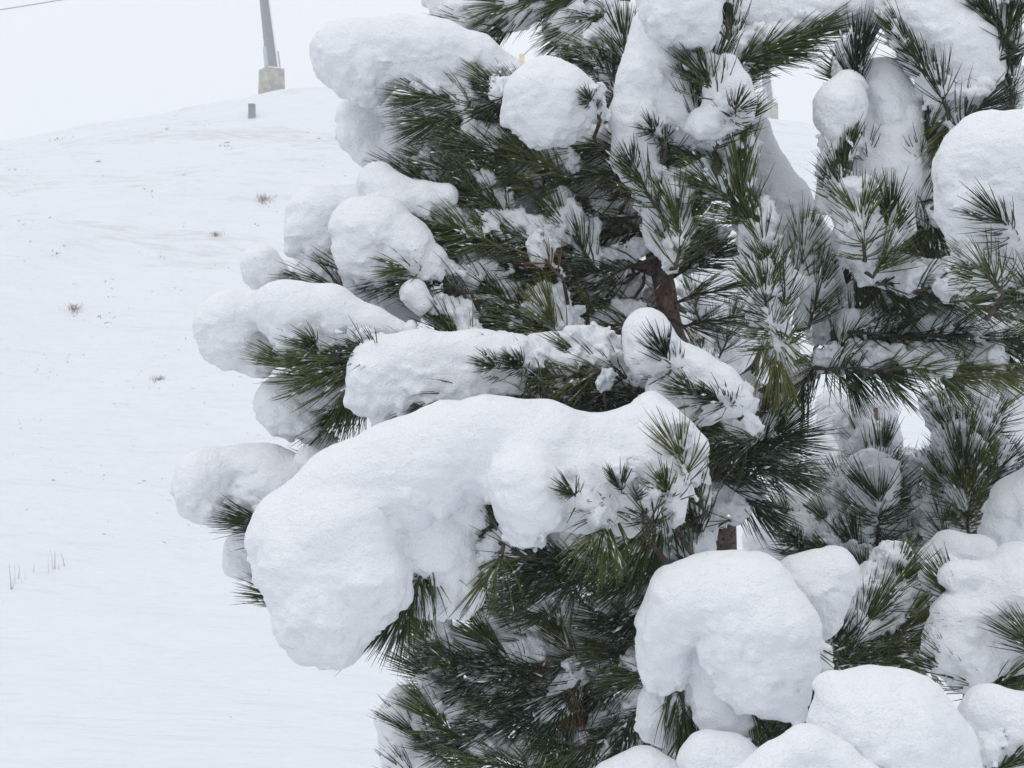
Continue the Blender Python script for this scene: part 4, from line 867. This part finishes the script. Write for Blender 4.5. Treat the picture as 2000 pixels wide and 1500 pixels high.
young('young_pine', 'young pine with a tall dark needle brush right of the capped young pine', 1888, 2.75, 800, 1400, [
 ([(1888, 930, -.04), (1880, 870, -.05), (1872, 820, -.05)], {'s': .5, 'dens': 1.6, 'open0': 55, 'open1': 30, 'L': .09}), ([(1890, 1010, -.06), (1882, 955, -.08), (1880, 910, -.08)], {'s': .7, 'dens': 1.9, 'open0': 80, 'L': .09}),
 ([(1890, 1060, -.06), (1890, 1020, -.08), (1885, 980, -.09)], {'s': .6, 'dens': 1.6, 'open0': 80}), ([(1895, 960, -.04), (1950, 930, -.06), (1985, 890, -.06)], {'s': .7, 'dens': 1.2}),
 ([(1888, 1000, -.06), (1900, 950, -.1), (1920, 880, -.1)], {'s': .6, 'dens': 1.1}), ([(1890, 1100, -.04), (1960, 960, -.02), (2010, 900, 0)], {'s': .7, 'dens': 1.0}),
 ([(1888, 1000, -.02), (1840, 960, -.06), (1820, 900, -.06)], {'s': 1.0, 'dens': 1.1}), ([(1888, 1060, -.02), (1830, 1040, -.06), (1810, 980, -.06)], {'s': 1.1, 'dens': 1.1}), ([(1888, 1040, 0), (1940, 1020, -.04), (1970, 970, -.04)], {'s': 1.1, 'dens': 1.1}),
 ([(1888, 900, 0), (1930, 860, -.04), (1950, 800, -.04)], {'s': 1.1, 'dens': 1.0}), ([(1888, 880, 0), (1850, 850, -.04), (1830, 800, -.04)], {'s': 1.0, 'dens': .9}), ([(1888, 850, .02), (1960, 800, 0), (1990, 740, 0)], {'s': 1.2, 'dens': .8})], 4)
young('young_pine', 'white young pine almost hidden under snow just behind the brown trunk', 1400, 3.3, 560, 1200, [
 ([(1400, 760, -.05), (1370, 700, -.1), (1360, 650, -.1)], {'s': .8, 'dens': .6}), ([(1400, 700, -.05), (1430, 640, -.08), (1440, 600, -.08)], {'s': .8, 'dens': .5}),
 ([(1400, 650, -.05), (1350, 600, -.08), (1340, 560, -.1)], {'s': .7, 'dens': .6})], 5)


# ------------------------------------------------------------------ falling flakes
n = 4200
Yf = 1.3 + 13 * rng.random(n) ** 0.8; Xf = (rng.random(n) * 2 - 1) * (0.6 + Yf * 0.55); Zf = CAM_Z + (rng.random(n) * 2 - 1) * (0.5 + Yf * 0.36)
keep = np.array([z > gz(x, y) + 0.05 for x, y, z in zip(Xf, Yf, Zf)]); c = np.stack([Xf, Yf, Zf], 1)[keep]; m = len(c)
r = 0.0008 + 0.0014 * rng.random(m) ** 2
V = (c[:, None] + OCT_V[None] * (0.6 + 0.7 * rng.random((m, 6, 1))) * r[:, None, None]).reshape(-1, 3)
F = (np.arange(m)[:, None, None] * 6 + OCT_F[None]).reshape(-1, 3)
tag(obj('falling_snowflakes', mesh_from('falling_snowflakes', V, F, M_FLAKE)), 'small white snowflakes drifting down through the air', 'snowflakes', kind='stuff')

# ------------------------------------------------------------------ haze
M_HAZE = bpy.data.materials.new('snowy_air'); M_HAZE.use_nodes = True
nt = M_HAZE.node_tree; nt.nodes.clear()
vo = nt.nodes.new('ShaderNodeVolumePrincipled'); vo.inputs['Color'].default_value = (0.93, 0.95, 0.98, 1); vo.inputs['Density'].default_value = 0.0036
vo.inputs['Anisotropy'].default_value = 0.2
out = nt.nodes.new('ShaderNodeOutputMaterial'); nt.links.new(vo.outputs[0], out.inputs['Volume'])
zmin = float(GRID[2].min()) - 1; zmax = 36.0
V, F = frustum(0, 440, zmin, zmax, 1900, 926, 1900, 926, 0, 0, 0.001)
tag(obj('haze', pymesh('haze', V, F, M_HAZE)), 'pale falling snow haze filling the air', 'haze', kind='stuff')
